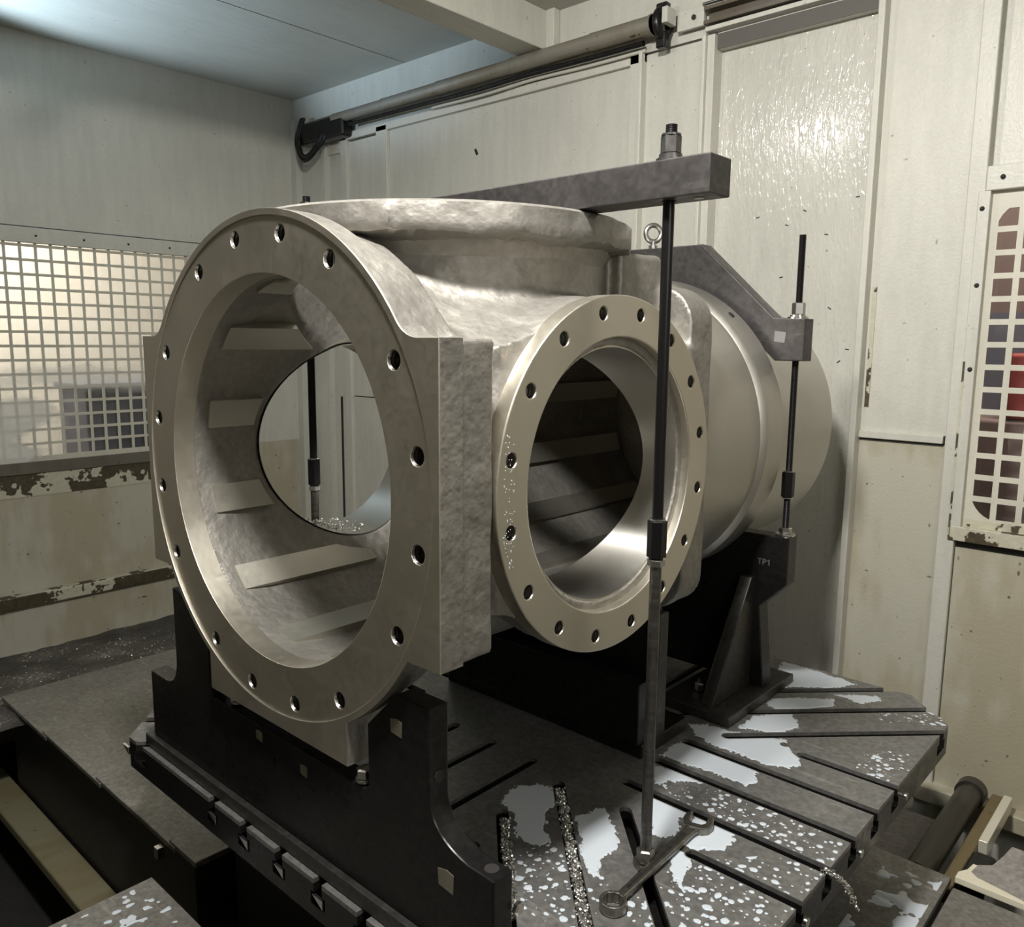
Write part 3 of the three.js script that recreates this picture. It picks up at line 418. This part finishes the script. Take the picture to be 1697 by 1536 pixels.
// ------------------------------------------------------------------ the casting
const AY = 0.95;
{
  const t = thing('valve_casting', 'large four-way steel casting with round machined flanges clamped on the table', 'casting', [0, AY, 0]);
  const HW = 0.606, EH = 0.318, R1 = 0.6;
  const outline = () => {
    const s = new THREE.Shape(), a0 = Math.asin(EH / R1), xe = R1 * Math.cos(a0), af = Math.acos(0.303 / R1), yf = R1 * Math.sin(af), r = 0.04;
    s.moveTo(HW, -EH); s.lineTo(HW, EH); s.lineTo(xe + r, EH); const aa = a0 + 0.06; s.quadraticCurveTo(xe + 0.004, EH, R1 * Math.cos(aa), R1 * Math.sin(aa));
    s.absarc(0, 0, R1, aa, Math.PI - aa, false); s.quadraticCurveTo(-xe - 0.004, EH, -xe - r, EH);
    s.lineTo(-HW, EH); s.lineTo(-HW, -EH); s.lineTo(-xe, -EH); s.absarc(0, 0, R1, Math.PI + a0, Math.PI + af, false);
    s.lineTo(-0.303, -0.62); s.lineTo(0.303, -0.62); s.lineTo(0.303, -yf); s.absarc(0, 0, R1, -af, -a0, false); s.closePath(); return s;
  };
  // front flange: outer rim with feet, then the slightly sunk machined ring with its bolt holes
  const rim = outline(); rim.holes.push(circleHole(0, 0, 0.585));
  const ff = mesh('front_flange', extrude(rim, 0.059, 0.001, 96).translate(0, 0, 0.510), M.cast, t);
  mesh('machined_rim', extrude(rim, 0.004, 0.0012, 96).translate(0, 0, 0.568), M.machined, ff);
  const holesF = []; for (const q of [0, 90, 180, 270]) for (const d of [-30, -10, 10, 30]) holesF.push(((q + d) * Math.PI) / 180);
  const ring = new THREE.Shape(); ring.absarc(0, 0, 0.5855, 0, Math.PI * 2, false); ring.holes.push(circleHole(0, 0, 0.46));
  for (const a of holesF) ring.holes.push(circleHole(0.549 * Math.cos(a), 0.549 * Math.sin(a), 0.0195));
  mesh('sealing_face', extrude(ring, 0.060, 0.0015, 64).translate(0, 0, 0.508), M.machined, ff);
  const thread = (r, d) => { const p = []; const n = Math.floor(d / 0.005); for (let i = 0; i <= n; i++) p.push(new THREE.Vector2(r - (i % 2 ? 0.0016 : 0), i * 0.005)); return toCreasedNormals(new THREE.LatheGeometry(p, 20), 0.4); };
  const thF = thread(0.0195, 0.05).rotateX(Math.PI / 2).translate(0, 0, 0.508);
  const thFuv = boxUV(thF);
  for (const a of holesF) { const o = new THREE.Mesh(thFuv, M.hole); o.name = 'bolt_hole'; o.position.set(0.549 * Math.cos(a), 0.549 * Math.sin(a), 0.008); o.castShadow = o.receiveShadow = true; ff.add(o); }
  // side flange, facing +X
  const sf = new THREE.Shape(); sf.absarc(0, 0, 0.42, 0, Math.PI * 2, false); sf.holes.push(circleHole(0, 0, 0.325));
  const holesS = [...Array(16)].map((_, i) => (11.25 + 22.5 * i) * Math.PI / 180);
  for (const a of holesS) sf.holes.push(circleHole(0.3825 * Math.cos(a), 0.3825 * Math.sin(a), 0.0155));
  const mkSide = (sgn) => {
    const g = extrude(sf, 0.05, 0.003, 96).rotateY(sgn > 0 ? Math.PI / 2 : -Math.PI / 2).translate(sgn * 0.557, 0, 0);
    const o = mesh('side_flange', g, M.machined, t);
    if (sgn > 0) { const th = boxUV(thread(0.0155, 0.045).rotateZ(-Math.PI / 2).translate(0.559, 0, 0)); for (const a of holesS) { const h = new THREE.Mesh(th, M.hole); h.name = 'bolt_hole'; h.position.set(0, 0.3825 * Math.cos(a - Math.PI / 2), 0.3825 * Math.sin(a - Math.PI / 2)); h.castShadow = h.receiveShadow = true; o.add(h); } }
    // bored neck down to the main bore, with the shoulder under the counterbore
    const N = 128, pos = [], nor = [], uv = [], idx = []; const rb = 0.301;
    for (let i = 0; i <= N; i++) { const a = i / N * Math.PI * 2, c = Math.cos(a), s = Math.sin(a), xi = Math.sqrt(0.480 ** 2 - (rb * s) ** 2) - 0.003; const K = 8; for (let k = 0; k <= K; k++) { const x = 0.578 + (xi - 0.578) * k / K; pos.push(sgn * x, rb * s, rb * c); nor.push(0, -s, -c); uv.push(a * rb * 2, x * 2); } }
    for (let i = 0; i < N; i++) for (let k = 0; k < 8; k++) { const a = i * 9 + k, b = a + 9; if (sgn < 0) idx.push(a, b, a + 1, b, b + 1, a + 1); else idx.push(a, a + 1, b, b, a + 1, b + 1); }
    const lg = new THREE.BufferGeometry(); lg.setAttribute('position', new THREE.Float32BufferAttribute(pos, 3)); lg.setAttribute('normal', new THREE.Float32BufferAttribute(nor, 3)); lg.setAttribute('uv', new THREE.Float32BufferAttribute(uv, 2)); lg.setIndex(idx);
    mesh('bore', lg, M.bored, o, true);
    mesh('counterbore', new THREE.RingGeometry(rb, 0.328, 96).rotateY(sgn > 0 ? Math.PI / 2 : -Math.PI / 2).translate(sgn * 0.578, 0, 0), M.machined, o);
  };
  mkSide(1); mkSide(-1);
  const dots = []; for (let i = 0; i < 110; i++) { const y = 0.24 - rnd() * 0.52, z = 0.385 + (rnd() + rnd() - 1) * 0.022 - 0.10 * Math.max(0, Math.abs(y) - 0.2); if (Math.hypot(y, z) > 0.41) continue; dots.push(new THREE.SphereGeometry(1, 6, 4).scale(0.0007, 0.0008 + rnd() * rnd() * 0.004, 0.0005 + rnd() * 0.0007).translate(0.6075, y, z)); }
  const dm = mesh('coolant_drips', dots, M.coolant, t); dm.userData.kind = 'stuff';
  const scribe = (pts, r) => join(pts.slice(1).map((p, i) => { const a = V3(pts[i][0], pts[i][1], 0.5665), b = V3(p[0], p[1], 0.5665); return strip(new THREE.TubeGeometry(new THREE.LineCurve3(a, b), 1, r, 5)); }));
  mesh('scribed_mark', scribe([[0.255, 0.431], [0.263, 0.376]], 0.0007), M.gasket, t);
  mesh('scribed_mark', scribe([[0.231, 0.513], [0.218, 0.47], [0.252, 0.431], [0.286, 0.455], [0.29, 0.49]], 0.0009), M.gasket, t);
  // rough cast body from a distance field
  const smin = (a, b, k) => { const h = Math.max(k - Math.abs(a - b), 0) / k; return Math.min(a, b) - h * h * k * 0.25; };
  const smax = (a, b, k) => -smin(-a, -b, k);
  const bx = (x, y, z, hx, hy, hz, r) => { const a = Math.abs(x) - hx + r, b = Math.abs(y) - hy + r, c = Math.abs(z) - hz + r; return Math.hypot(Math.max(a, 0), Math.max(b, 0), Math.max(c, 0)) + Math.min(Math.max(a, b, c), 0) - r; };
  const cap = (r, h, R, H, e) => { const a = r - R + e, b = Math.abs(h) - H + e; return Math.min(Math.max(a, b), 0) + Math.hypot(Math.max(a, 0), Math.max(b, 0)) - e; };
  const rplate = (x, y, z) => { const a = Math.abs(x) - 0.53 + 0.1, b = Math.abs(y) - 0.46 + 0.1; const d = Math.min(Math.max(a, b), 0) + Math.hypot(Math.max(a, 0), Math.max(b, 0)) - 0.1; const w = Math.abs(z + 0.492) - 0.053; return Math.min(Math.max(d, w), 0) + Math.hypot(Math.max(d, 0), Math.max(w, 0)) - 0.006; };
  const sdf = (x, y, z) => {
    const rz = Math.hypot(x, y), rx = Math.hypot(y, z), ry = Math.hypot(x, z), ay = Math.abs(y);
    let d = cap(rz, z, 0.53, 0.5, 0.02);
    d = smin(d, cap(rx, x, 0.385, 0.58, 0.02), 0.05);
    d = smin(d, cap(ry, y - 0.28, 0.448, 0.27, 0.02), 0.045);
    d = smin(d, bx(x - 0.33, y - 0.44, z + 0.34, 0.10, 0.11, 0.10, 0.015), 0.03);
    const cone = Math.max((ry - (0.668 - Math.max(0, y - 0.30) * 1.95)) * 0.46, y - 0.5, -y - 0.27, bx(x, y, z, 0.56, 0.6, 0.50, 0.02));
    d = smin(d, cone, 0.035);
    const ears = Math.min(bx(x, y, z - 0.468, 0.6025, 0.316, 0.046, 0.008), cap(rz, z - 0.464, 0.578, 0.05, 0.008));
    d = smin(d, ears, 0.03);
    d = smin(d, bx(x, y + 0.5, z - 0.475, 0.298, 0.117, 0.042, 0.008), 0.03);
    d = smin(d, cap(rx, Math.abs(x) - 0.52, 0.413, 0.042, 0.008), 0.04);
    d = smin(d, rplate(x, y, z), 0.04);
    d += 0.0035 * (noise3(x * 22, y * 22, z * 22) - 0.5) + 0.006 * (noise3(x * 8 + 9, y * 8, z * 8) - 0.5);
    // openings
    d = Math.max(d, -(Math.max(rz - 0.478 + 0.015 * sst(0.36, 0.51, z) - 0.006 * (noise3(x * 9, y * 9, z * 9) - 0.5), -z - 0.7)));
    d = smax(d, -(rx - 0.304), 0.006);
    d = smax(d, -(Math.max(ry - 0.40, -y)), 0.02);
    d = Math.max(d, z - 0.515, Math.abs(x) - 0.6035);
    return d;
  };
  function surfaceNets(f, x0, x1, y0, y1, z0, z1, h) {
    const nx = Math.ceil((x1 - x0) / h) + 1, ny = Math.ceil((y1 - y0) / h) + 1, nz = Math.ceil((z1 - z0) / h) + 1, S = new Float32Array(nx * ny * nz);
    for (let k = 0; k < nz; k++) for (let j = 0; j < ny; j++) for (let i = 0; i < nx; i++) S[(k * ny + j) * nx + i] = f(x0 + i * h, y0 + j * h, z0 + k * h);
    const id = new Int32Array(nx * ny * nz).fill(-1), pos = [], idx = [];
    const off = []; for (let c = 0; c < 8; c++) off.push(((c >> 2) * ny + ((c >> 1) & 1)) * nx + (c & 1));
    for (let k = 0; k < nz - 1; k++) for (let j = 0; j < ny - 1; j++) for (let i = 0; i < nx - 1; i++) {
      const b = (k * ny + j) * nx + i; let m = 0; for (let c = 0; c < 8; c++) if (S[b + off[c]] < 0) m |= 1 << c; if (m === 0 || m === 255) continue;
      let sx = 0, sy = 0, sz = 0, n = 0;
      for (let a = 0; a < 8; a++) for (const bit of [1, 2, 4]) { if (a & bit) continue; const c = a | bit; const va = S[b + off[a]], vc = S[b + off[c]]; if ((va < 0) === (vc < 0)) continue; const t = va / (va - vc); sx += (a & 1) + (bit === 1 ? t : 0); sy += ((a >> 1) & 1) + (bit === 2 ? t : 0); sz += (a >> 2) + (bit === 4 ? t : 0); n++; }
      id[b] = pos.length / 3; pos.push(x0 + (i + sx / n) * h, y0 + (j + sy / n) * h, z0 + (k + sz / n) * h);
    }
    const quad = (a, b, c, d, flip) => { if (a < 0 || b < 0 || c < 0 || d < 0) return; if (flip) idx.push(a, c, b, a, d, c); else idx.push(a, b, c, a, c, d); };
    for (let k = 1; k < nz - 1; k++) for (let j = 1; j < ny - 1; j++) for (let i = 1; i < nx - 1; i++) {
      const b = (k * ny + j) * nx + i, s = S[b] < 0;
      if (s !== (S[b + 1] < 0)) quad(id[b - nx - nx * ny], id[b - nx * ny], id[b], id[b - nx], !s);
      if (s !== (S[b + nx] < 0)) quad(id[b - 1 - nx * ny], id[b - nx * ny], id[b], id[b - 1], s);
      if (s !== (S[b + nx * ny] < 0)) quad(id[b - 1 - nx], id[b - nx], id[b], id[b - 1], !s);
    }
    const N = new Float32Array(pos.length), e = 0.003;
    for (let i = 0; i < pos.length; i += 3) { for (let it = 0; it < 2; it++) { const x = pos[i], y = pos[i + 1], z = pos[i + 2], d = f(x, y, z); let gx = f(x + e, y, z) - f(x - e, y, z), gy = f(x, y + e, z) - f(x, y - e, z), gz = f(x, y, z + e) - f(x, y, z - e); const l = Math.hypot(gx, gy, gz) || 1; gx /= l; gy /= l; gz /= l; if (it === 0) { const s = Math.max(-h * 0.5, Math.min(h * 0.5, d)); pos[i] -= gx * s; pos[i + 1] -= gy * s; pos[i + 2] -= gz * s; } else { N[i] = gx; N[i + 1] = gy; N[i + 2] = gz; } } }
    const g = new THREE.BufferGeometry(); g.setAttribute('position', new THREE.Float32BufferAttribute(pos, 3)); g.setAttribute('normal', new THREE.BufferAttribute(N, 3)); g.setIndex(idx); return g;
  }
  mesh('cast_body', surfaceNets(sdf, -0.64, 0.64, -0.65, 0.60, -0.60, 0.54, 0.009), M.cast, t);
  // top flange: rough lathe with an uneven lower lip
  {
    const P = [[0.40, 0.543], [0.40, 0.612], [0.508, 0.612], [0.516, 0.606], [0.517, 0.59], [0.517, 0.57], [0.517, 0.552], [0.512, 0.543], [0.49, 0.541], [0.462, 0.535], [0.448, 0.50]];
    const g = mergeVertices(new THREE.LatheGeometry(P.map(q => new THREE.Vector2(...q)), 220).deleteAttribute('uv').deleteAttribute('normal'), 1e-5), p = g.attributes.position;
    for (let i = 0; i < p.count; i++) { const x = p.getX(i), y = p.getY(i), z = p.getZ(i), r = Math.hypot(x, z); if (r > 0.45 && y < 0.605) { const n = noise3(x * 14, y * 14, z * 14) - 0.5, m = noise3(x * 45, y * 30, z * 45) - 0.5, k = 1 + (0.010 * n + 0.004 * m) / r; p.setXYZ(i, x * k, y + (y < 0.56 ? 0.012 * n + 0.012 * m : 0), z * k); } }
    g.computeVertexNormals(); mesh('top_flange', toCreasedNormals(g, 0.7), M.cast, t);
  }
  // rear barrel: stepped cylinder
  {
    const P = [[0.49, -0.5], [0.525, -0.5], [0.525, -0.915], [0.536, -0.925], [0.542, -0.935], [0.542, -1.055], [0.538, -1.062], [0.505, -1.062], [0.505, -1.57], [0.497, -1.58], [0.0001, -1.58]];
    const g = toCreasedNormals(new THREE.LatheGeometry(P.map(([r, z]) => new THREE.Vector2(r, -z)), 128).rotateX(-Math.PI / 2), 0.35);
    const br = mesh('rear_barrel', g, M.turned, t);
    mesh('barrel_lining', new THREE.CylinderGeometry(0.478, 0.478, 1.05, 96, 1, true).rotateX(Math.PI / 2).translate(0, 0, -1.02), M.cast, br);
    mesh('end_wall', new THREE.CircleGeometry(0.489, 64).translate(0, 0, -1.545), M.cast, br);
    mesh('oil_hole', cyl(0.012, 0.004, 16).translate(0, 0.5425, 0).rotateZ(-0.72).translate(0, 0, -1.0), M.gasket, br);
  }
  // machined pads along the inside of the bore
  const padGeo = (a0, a1, za, zb) => { // annular sector with its own end limits za(t), zb(t) per angle
    const pos = [], N = 8, ri = 0.46, ro = 0.486; const ring = [];
    for (let i = 0; i <= N; i++) { const a = a0 + (a1 - a0) * i / N; ring.push([a, za(a), zb(a)]); }
    const pt = (r, a, z) => [r * Math.cos(a), r * Math.sin(a), z];
    const quad = (A, B, Cc, D) => pos.push(...A, ...B, ...Cc, ...A, ...Cc, ...D);
    for (let i = 0; i < N; i++) { const [a, p, q] = ring[i], [b, r, s] = ring[i + 1]; quad(pt(ri, a, p), pt(ri, b, r), pt(ri, b, s), pt(ri, a, q)); quad(pt(ri, a, q), pt(ri, b, s), pt(ro, b, s), pt(ro, a, q)); quad(pt(ro, a, p), pt(ro, b, r), pt(ri, b, r), pt(ri, a, p)); }
    const [a, p, q] = ring[0], [b, r, s] = ring[N]; quad(pt(ro, a, p), pt(ri, a, p), pt(ri, a, q), pt(ro, a, q)); quad(pt(ri, b, r), pt(ro, b, r), pt(ro, b, s), pt(ri, b, s));
    const g = new THREE.BufferGeometry(); g.setAttribute('position', new THREE.Float32BufferAttribute(pos, 3)); g.computeVertexNormals(); return toCreasedNormals(g, 0.4);
  };
  for (let i = 0; i < 12; i++) {
    const m = (17 + 30 * i) * Math.PI / 180, h = 4.9 * Math.PI / 180;
    const cut = (a) => { const y = 0.46 * Math.sin(a), x = 0.46 * Math.cos(a); let z = -1; if (Math.abs(y) < 0.335) z = Math.sqrt(0.112 - y * y); if (y > 0 && Math.abs(x) < 0.40) z = Math.max(z, Math.sqrt(0.16 - x * x) + 0.01); return z; };
    const zmax = Math.max(cut(m - h), cut(m), cut(m + h));
    if (zmax < 0) mesh('bore_pad', padGeo(m - h, m + h, () => -1.5, () => 0.465), M.pad, t);
    else { mesh('bore_pad', padGeo(m - h, m + h, (a) => Math.max(0.02, cut(a)), () => 0.468), M.pad, t); mesh('bore_pad', padGeo(m - h, m + h, () => -1.5, (a) => -Math.max(0.02, cut(a))), M.pad, t); }
  }
}
// ------------------------------------------------------------------ front saddle
{
  const t = thing('front_saddle', 'black steel cradle plate with two arms under the front flange', 'saddle');
  const s = new THREE.Shape();
  s.moveTo(-0.73, 0.04); s.lineTo(-0.73, 0.25); s.lineTo(-0.625, 0.25); s.quadraticCurveTo(-0.555, 0.255, -0.553, 0.335); s.lineTo(-0.553, 0.55); s.lineTo(-0.46, 0.535); s.lineTo(-0.35, 0.435); s.lineTo(-0.35, 0.30); s.quadraticCurveTo(-0.348, 0.285, -0.33, 0.285);
  s.lineTo(0.34, 0.285); s.lineTo(0.352, 0.30); s.lineTo(0.35, 0.44); s.lineTo(0.447, 0.536); s.lineTo(0.55, 0.536); s.lineTo(0.55, 0.345); s.quadraticCurveTo(0.555, 0.27, 0.66, 0.251); s.lineTo(0.731, 0.249); s.lineTo(0.731, 0.04); s.closePath();
  s.holes.push(circleHole(-0.03, 0.215, 0.009));
  mesh('cradle_plate', extrude(s, 0.054, 0.004, 20).translate(0, 0, 0.498), M.black, t);
  mesh('edge_hole', cyl(0.013, 0.004, 20).rotateZ(Math.PI / 2).translate(0.5505, 0.385, 0.525), M.gasket, t);
  mesh('edge_hole', cyl(0.015, 0.003, 20).translate(0.70, 0.2495, 0.525), M.gasket, t);
  mesh('end_screw', hex(0, 0, 0.014, 0, 0.014).rotateZ(-Math.PI / 2).translate(0.731, 0.165, 0.49), M.brightNut, t);
  for (const [x, y, r] of [[0.45, 0.465, 0.018], [0.10, 0.235, 0.014], [-0.10, 0.255, 0.014], [0.60, 0.19, 0.022]]) mesh('paint_patch', extrude(poly([[-r, -r * 0.8], [r * 0.9, -r], [r, r * 0.9], [r * 0.1, r * 1.1], [-r * 1.1, r * 0.8]]), 0.001).translate(x, y, 0.552), M.patch, t);
  const b = thing('saddle_base', 'long black base plate under the front cradle', 'base plate');
  mesh('base_bar', box(-0.76, 0.74, 0.001, 0.04, 0.46, 0.568, 0.004), M.blackEdge, b);
  for (const [x, l] of [[-0.25, 'levelling screw under the left part of the flange foot'], [0.318, 'bright levelling screw at the right corner of the flange foot']]) {
    const k = thing('levelling_screw', l, 'screw', [x, 0.285, 0.537]); mesh('screw_head', hex(0, 0.012, 0.036, 0, 0.019), M.brightNut, k); mesh('washer', cyl(0.02, 0.006, 24).translate(0, 0.009, 0), M.nut, k); mesh('screw_shank', cyl(0.009, 0.014, 16).translate(0, 0.005, 0), M.nut, k); if (x < 0) k.position.z = 0.525;
  }
}
// ------------------------------------------------------------------ middle support, rear saddle with strap
{
  const t = thing('middle_saddle', 'black support stand under the middle of the casting', 'saddle');
  mesh('base_plate', box(-0.43, 0.43, 0.001, 0.045, -0.69, -0.42, 0.004), M.black, t);
  const s = new THREE.Shape(); s.moveTo(-0.4, 0.045); s.lineTo(-0.4, 0.47); s.lineTo(-0.3, 0.47); s.quadraticCurveTo(0, 0.33, 0.3, 0.47); s.lineTo(0.4, 0.47); s.lineTo(0.4, 0.045); s.closePath();
  mesh('stand_plate', extrude(s, 0.06, 0.004).translate(0, 0, -0.56), M.black, t);
  mesh('stand_plate', extrude(poly([[-0.42, 0.045], [-0.42, 0.24], [0.42, 0.24], [0.42, 0.045]]), 0.05, 0.004).translate(0, 0, -0.46), M.black, t);
  mesh('stand_post', box(0.385, 0.43, 0.045, 0.44, -0.55, -0.50, 0.004), M.blackEdge, t);
  for (const x of [-0.33, 0.33]) mesh('hold_down_bolt', join([hex(x, 0.045, 0.07, -0.65, 0.018), cylAt(x, 0.07, 0.085, -0.65, 0.01)]), M.nut, t);

  const r = thing('rear_saddle', 'black rear cradle on a footed base plate with gusset ribs', 'saddle');
  const h = (sx) => [[sx * 0.46, 0.045], [sx * 0.50, 0.045], [sx * 0.47, 0.335], [sx * 0.565, 0.43], [sx * 0.565, 0.60], [sx * 0.37, 0.595]];
  const R = h(1), L = h(-1).reverse(); const arc = []; for (let i = 0; i <= 12; i++) { const a = (-43 - (94 * i) / 12) * Math.PI / 180; arc.push([0.509 * Math.cos(a), AY + 0.509 * Math.sin(a)]); }
  mesh('cradle_plate', extrude(poly([...R.slice(1), ...arc, ...L.slice(0, 5)]), 0.07, 0.004).translate(0, 0, -1.165), M.black, r);
  for (const sx of [1, -1]) {
    const bp = mesh('base_plate', box(Math.min(sx * 0.26, sx * 0.527), Math.max(sx * 0.26, sx * 0.527), 0.001, 0.035, -1.3, -0.79, 0.004), M.blackEdge, r);
    mesh('gusset', extrude(poly([[0.82, 0.035], [1.10, 0.035], [1.10, 0.44], [1.07, 0.44]]), 0.045, 0.004).rotateY(Math.PI / 2).translate(sx * 0.425 - 0.022, 0, 0), M.blackEdge, r);
    mesh('hold_down_bolt', join([hex(sx * 0.345, 0.035, 0.065, -0.925, 0.019), cylAt(sx * 0.345, 0.065, 0.08, -0.925, 0.011)]), M.nut, bp);
  }
  const st = thing('rear_strap', 'dark grey bent strap bar arching over the rear barrel', 'strap');
  const up = []; for (let i = 0; i <= 14; i++) { const a = (48 + 84 * i / 14) * Math.PI / 180; up.push([0.509 * Math.cos(a), AY + 0.509 * Math.sin(a)]); }
  const sp = poly([[-0.575, 1.205], [-0.575, 1.345], [-0.465, 1.35], [-0.18, 1.612], [0.18, 1.612], [0.465, 1.35], [0.575, 1.345], [0.575, 1.205], [0.475, 1.205], ...up, [-0.475, 1.205]]);
  { const ev = new Evaluator(); ev.useGroups = false; ev.attributes = ['position', 'normal']; let A = new Brush(strip(extrude(sp, 0.07, 0.004).translate(0, 0, -1.165))); for (const sx of [1, -1]) { const b = new Brush(strip(cylAt(0.535 * sx, 1.1, 1.45, -1.13, 0.0128))); A.updateMatrixWorld(); b.updateMatrixWorld(); A = ev.evaluate(A, b, SUBTRACTION); } mesh('strap_plate', A.geometry, M.bar, st); }
  for (const sx of [1]) mesh('paint_patch', extrude(poly([[-0.02, -0.015], [0.018, -0.02], [0.022, 0.016], [-0.018, 0.02]]), 0.001).translate(0.49, 1.285, -1.095), SM({ color: C(0.2, 0.195, 0.19), roughness: 0.6 }), st);
  const eb = thing('eye_bolt', 'bright ring eye bolt standing on the rear strap', 'eye bolt', [-0.047, 1.612, -1.13]);
  mesh('ring', new THREE.TorusGeometry(0.03, 0.0095, 14, 36).rotateY(0.9).translate(0, 0.058, 0), M.nut, eb); mesh('collar', join([cyl(0.017, 0.014, 24).translate(0, 0.007, 0), cyl(0.010, 0.02, 20).translate(0, 0.02, 0)]), M.nut, eb);
  // stamped number on the rear cradle
  const font = await new FontLoader().loadAsync('fonts/droid/droid_sans_bold.typeface.json');
  mesh('stamped_number', new TextGeometry('TP1', { font, size: 0.021, depth: 0.001, curveSegments: 3 }).translate(0.455, 0.49, -1.095), SM({ color: C(0.2, 0.2, 0.2), metalness: 0.6, roughness: 0.4 }), r);
  for (const sx of [1, -1]) {
    const x = 0.535 * sx, z = -1.13;
    const q = thing('strap_rod', sx > 0 ? 'short black threaded rod joining the rear strap to the rear cradle at the right' : 'short black threaded rod on the hidden far side of the rear barrel', 'rod', [x, 0.6, z]);
    mesh('upper_stud', threaded(0, 0.22, 1.02, 0, 0.0115), M.rod, q); mesh('lower_stud', threaded(0, 0.0, 0.14, 0, 0.0115), M.rod, q);
    mesh('coupling_nut', hex(0, 0.135, 0.225, 0, 0.022), M.rod, q); for (const yy of [0.2265, 0.1335]) mesh('coupling_rim', cyl(0.019, 0.003, 24).translate(0, yy, 0), M.brightNut, q);
    mesh('washer', join([cyl(0.034, 0.007, 32).translate(0, 0.749, 0), cyl(0.027, 0.006, 32).translate(0, 0.7555, 0)]), M.brightNut, q); mesh('nut', hex(0, 0.7585, 0.80, 0, 0.022), M.nut, q);
    mesh('lower_washer', cyl(0.034, 0.006, 32).translate(0, 0.0035, 0), M.brightNut, q); mesh('lower_nut', hex(0, 0.0065, 0.028, 0, 0.022), M.nut, q);
  }
}
// ------------------------------------------------------------------ top clamp bar with its two rods
{
  const t = thing('clamp_bar', 'thick dark grey steel bar lying across the top flange', 'bar');
  const bs = poly([[-0.78, -0.0425], [0.838, -0.0425], [0.838, 0.0425], [-0.78, 0.0425]]); bs.holes.push(circleHole(0.718, 0, 0.0138), circleHole(-0.645, 0, 0.0138));
  mesh('bar_body', extrude(bs, 0.079, 0.003).rotateX(-Math.PI / 2).translate(0, 1.564, 0), M.bar, t);
  mesh('bar_hole', cyl(0.011, 0.003, 20).translate(0.79, 1.5635, 0.0), M.nut, t);
  for (const sx of [1, -1]) {
    const x = sx > 0 ? 0.718 : -0.645;
    const q = thing('tie_rod', sx > 0 ? 'tall black tie rod clamping the bar to the table in front of the side flange' : 'black tie rod seen through the opening in the far side of the casting', 'rod', [x, 0, 0]);
    mesh('upper_rod', cylAt(0, 0.84, 1.60, 0, 0.0128), M.rod, q); mesh('upper_thread', threaded(0, 1.60, 1.722, 0, 0.0128), M.rod, q);
    mesh('lower_rod', cylAt(0, 0.01, 0.80, 0, 0.0135), M.rodWorn, q);
    mesh('coupling_nut', hex(0, 0.772, 0.862, 0, 0.0225), M.rod, q); mesh('lock_nut', hex(0, 0.752, 0.7715, 0, 0.0205), sx > 0 ? M.nut : M.brightNut, q); mesh('coupling_rim', cyl(0.018, 0.003, 24).translate(0, 0.863, 0), M.brightNut, q);
    mesh('foot_nut', hex(0, 0.01, 0.045, 0, 0.022), M.wrench, q); mesh('foot_washer', cyl(0.03, 0.009, 32).translate(0, 0.0055, 0), M.wrench, q);
    const nn = mesh('top_nut', join([hex(0, 1.660, 1.700, 0, 0.022), cyl(0.021, 0.004, 24).translate(0, 1.70, 0)]), M.rodWorn, q); mesh('top_washer', join([cyl(0.031, 0.007, 32).translate(0, 1.6475, 0), cyl(0.025, 0.01, 32).translate(0, 1.655, 0)]), M.rodWorn, q);
  }
}
{ // ---- wrench lying on the table
  const a = [0.752, 0.184], b = [0.735, -0.225], dx = b[0] - a[0], dz = b[1] - a[1], L = Math.hypot(dx, dz);
  const t = thing('combination_wrench', 'long steel combination wrench lying on the wet table', 'wrench', [a[0], 0.002, a[1]]); t.rotation.y = Math.atan2(-dz, dx);
  const ringS = new THREE.Shape(); ringS.absarc(0, 0, 0.031, 0, Math.PI * 2, false); const hp = new THREE.Path(); for (let i = 0; i < 24; i++) { const an = -i * Math.PI / 12, r = i % 2 ? 0.0215 : 0.0238; i ? hp.lineTo(r * Math.cos(an), r * Math.sin(an)) : hp.moveTo(r, 0); } hp.closePath(); ringS.holes.push(hp);
  mesh('ring_end', extrude(ringS, 0.024, 0.002, 32).rotateX(-Math.PI / 2), M.wrench, t);
  const shank = poly([[0.024, -0.011], [0.10, -0.0125], [L - 0.05, -0.015], [L - 0.03, -0.02], [L - 0.03, 0.02], [L - 0.05, 0.015], [0.10, 0.0125], [0.024, 0.011]]);
  mesh('shank', extrude(shank, 0.013, 0.004).rotateX(-Math.PI / 2).translate(0, 0.005, 0), M.wrench, t);
  mesh('shank_web', extrude(poly([[0.06, -0.005], [L - 0.07, -0.007], [L - 0.07, 0.007], [0.06, 0.005]]), 0.002, 0.0008).rotateX(-Math.PI / 2).translate(0, 0.0172, 0), M.rodWorn, t);
  const jaw = new THREE.Shape(); const c0 = L - 0.002; const th = 0.26; const P = (x, y) => [c0 + x * Math.cos(th) - y * Math.sin(th), x * Math.sin(th) + y * Math.cos(th)];
  const J = [[-0.034, -0.016], [-0.022, -0.033], [0.0, -0.04], [0.03, -0.036], [0.04, -0.026], [0.038, -0.0205], [-0.002, -0.0205], [-0.012, -0.012], [-0.012, 0.012], [-0.002, 0.0205], [0.038, 0.0205], [0.04, 0.026], [0.03, 0.036], [0.0, 0.04], [-0.022, 0.033], [-0.034, 0.016]];
  mesh('open_jaw', extrude(poly(J.map(q => P(...q))), 0.02, 0.003).rotateX(-Math.PI / 2), M.wrench, t);
}
renderer.render(scene, camera);
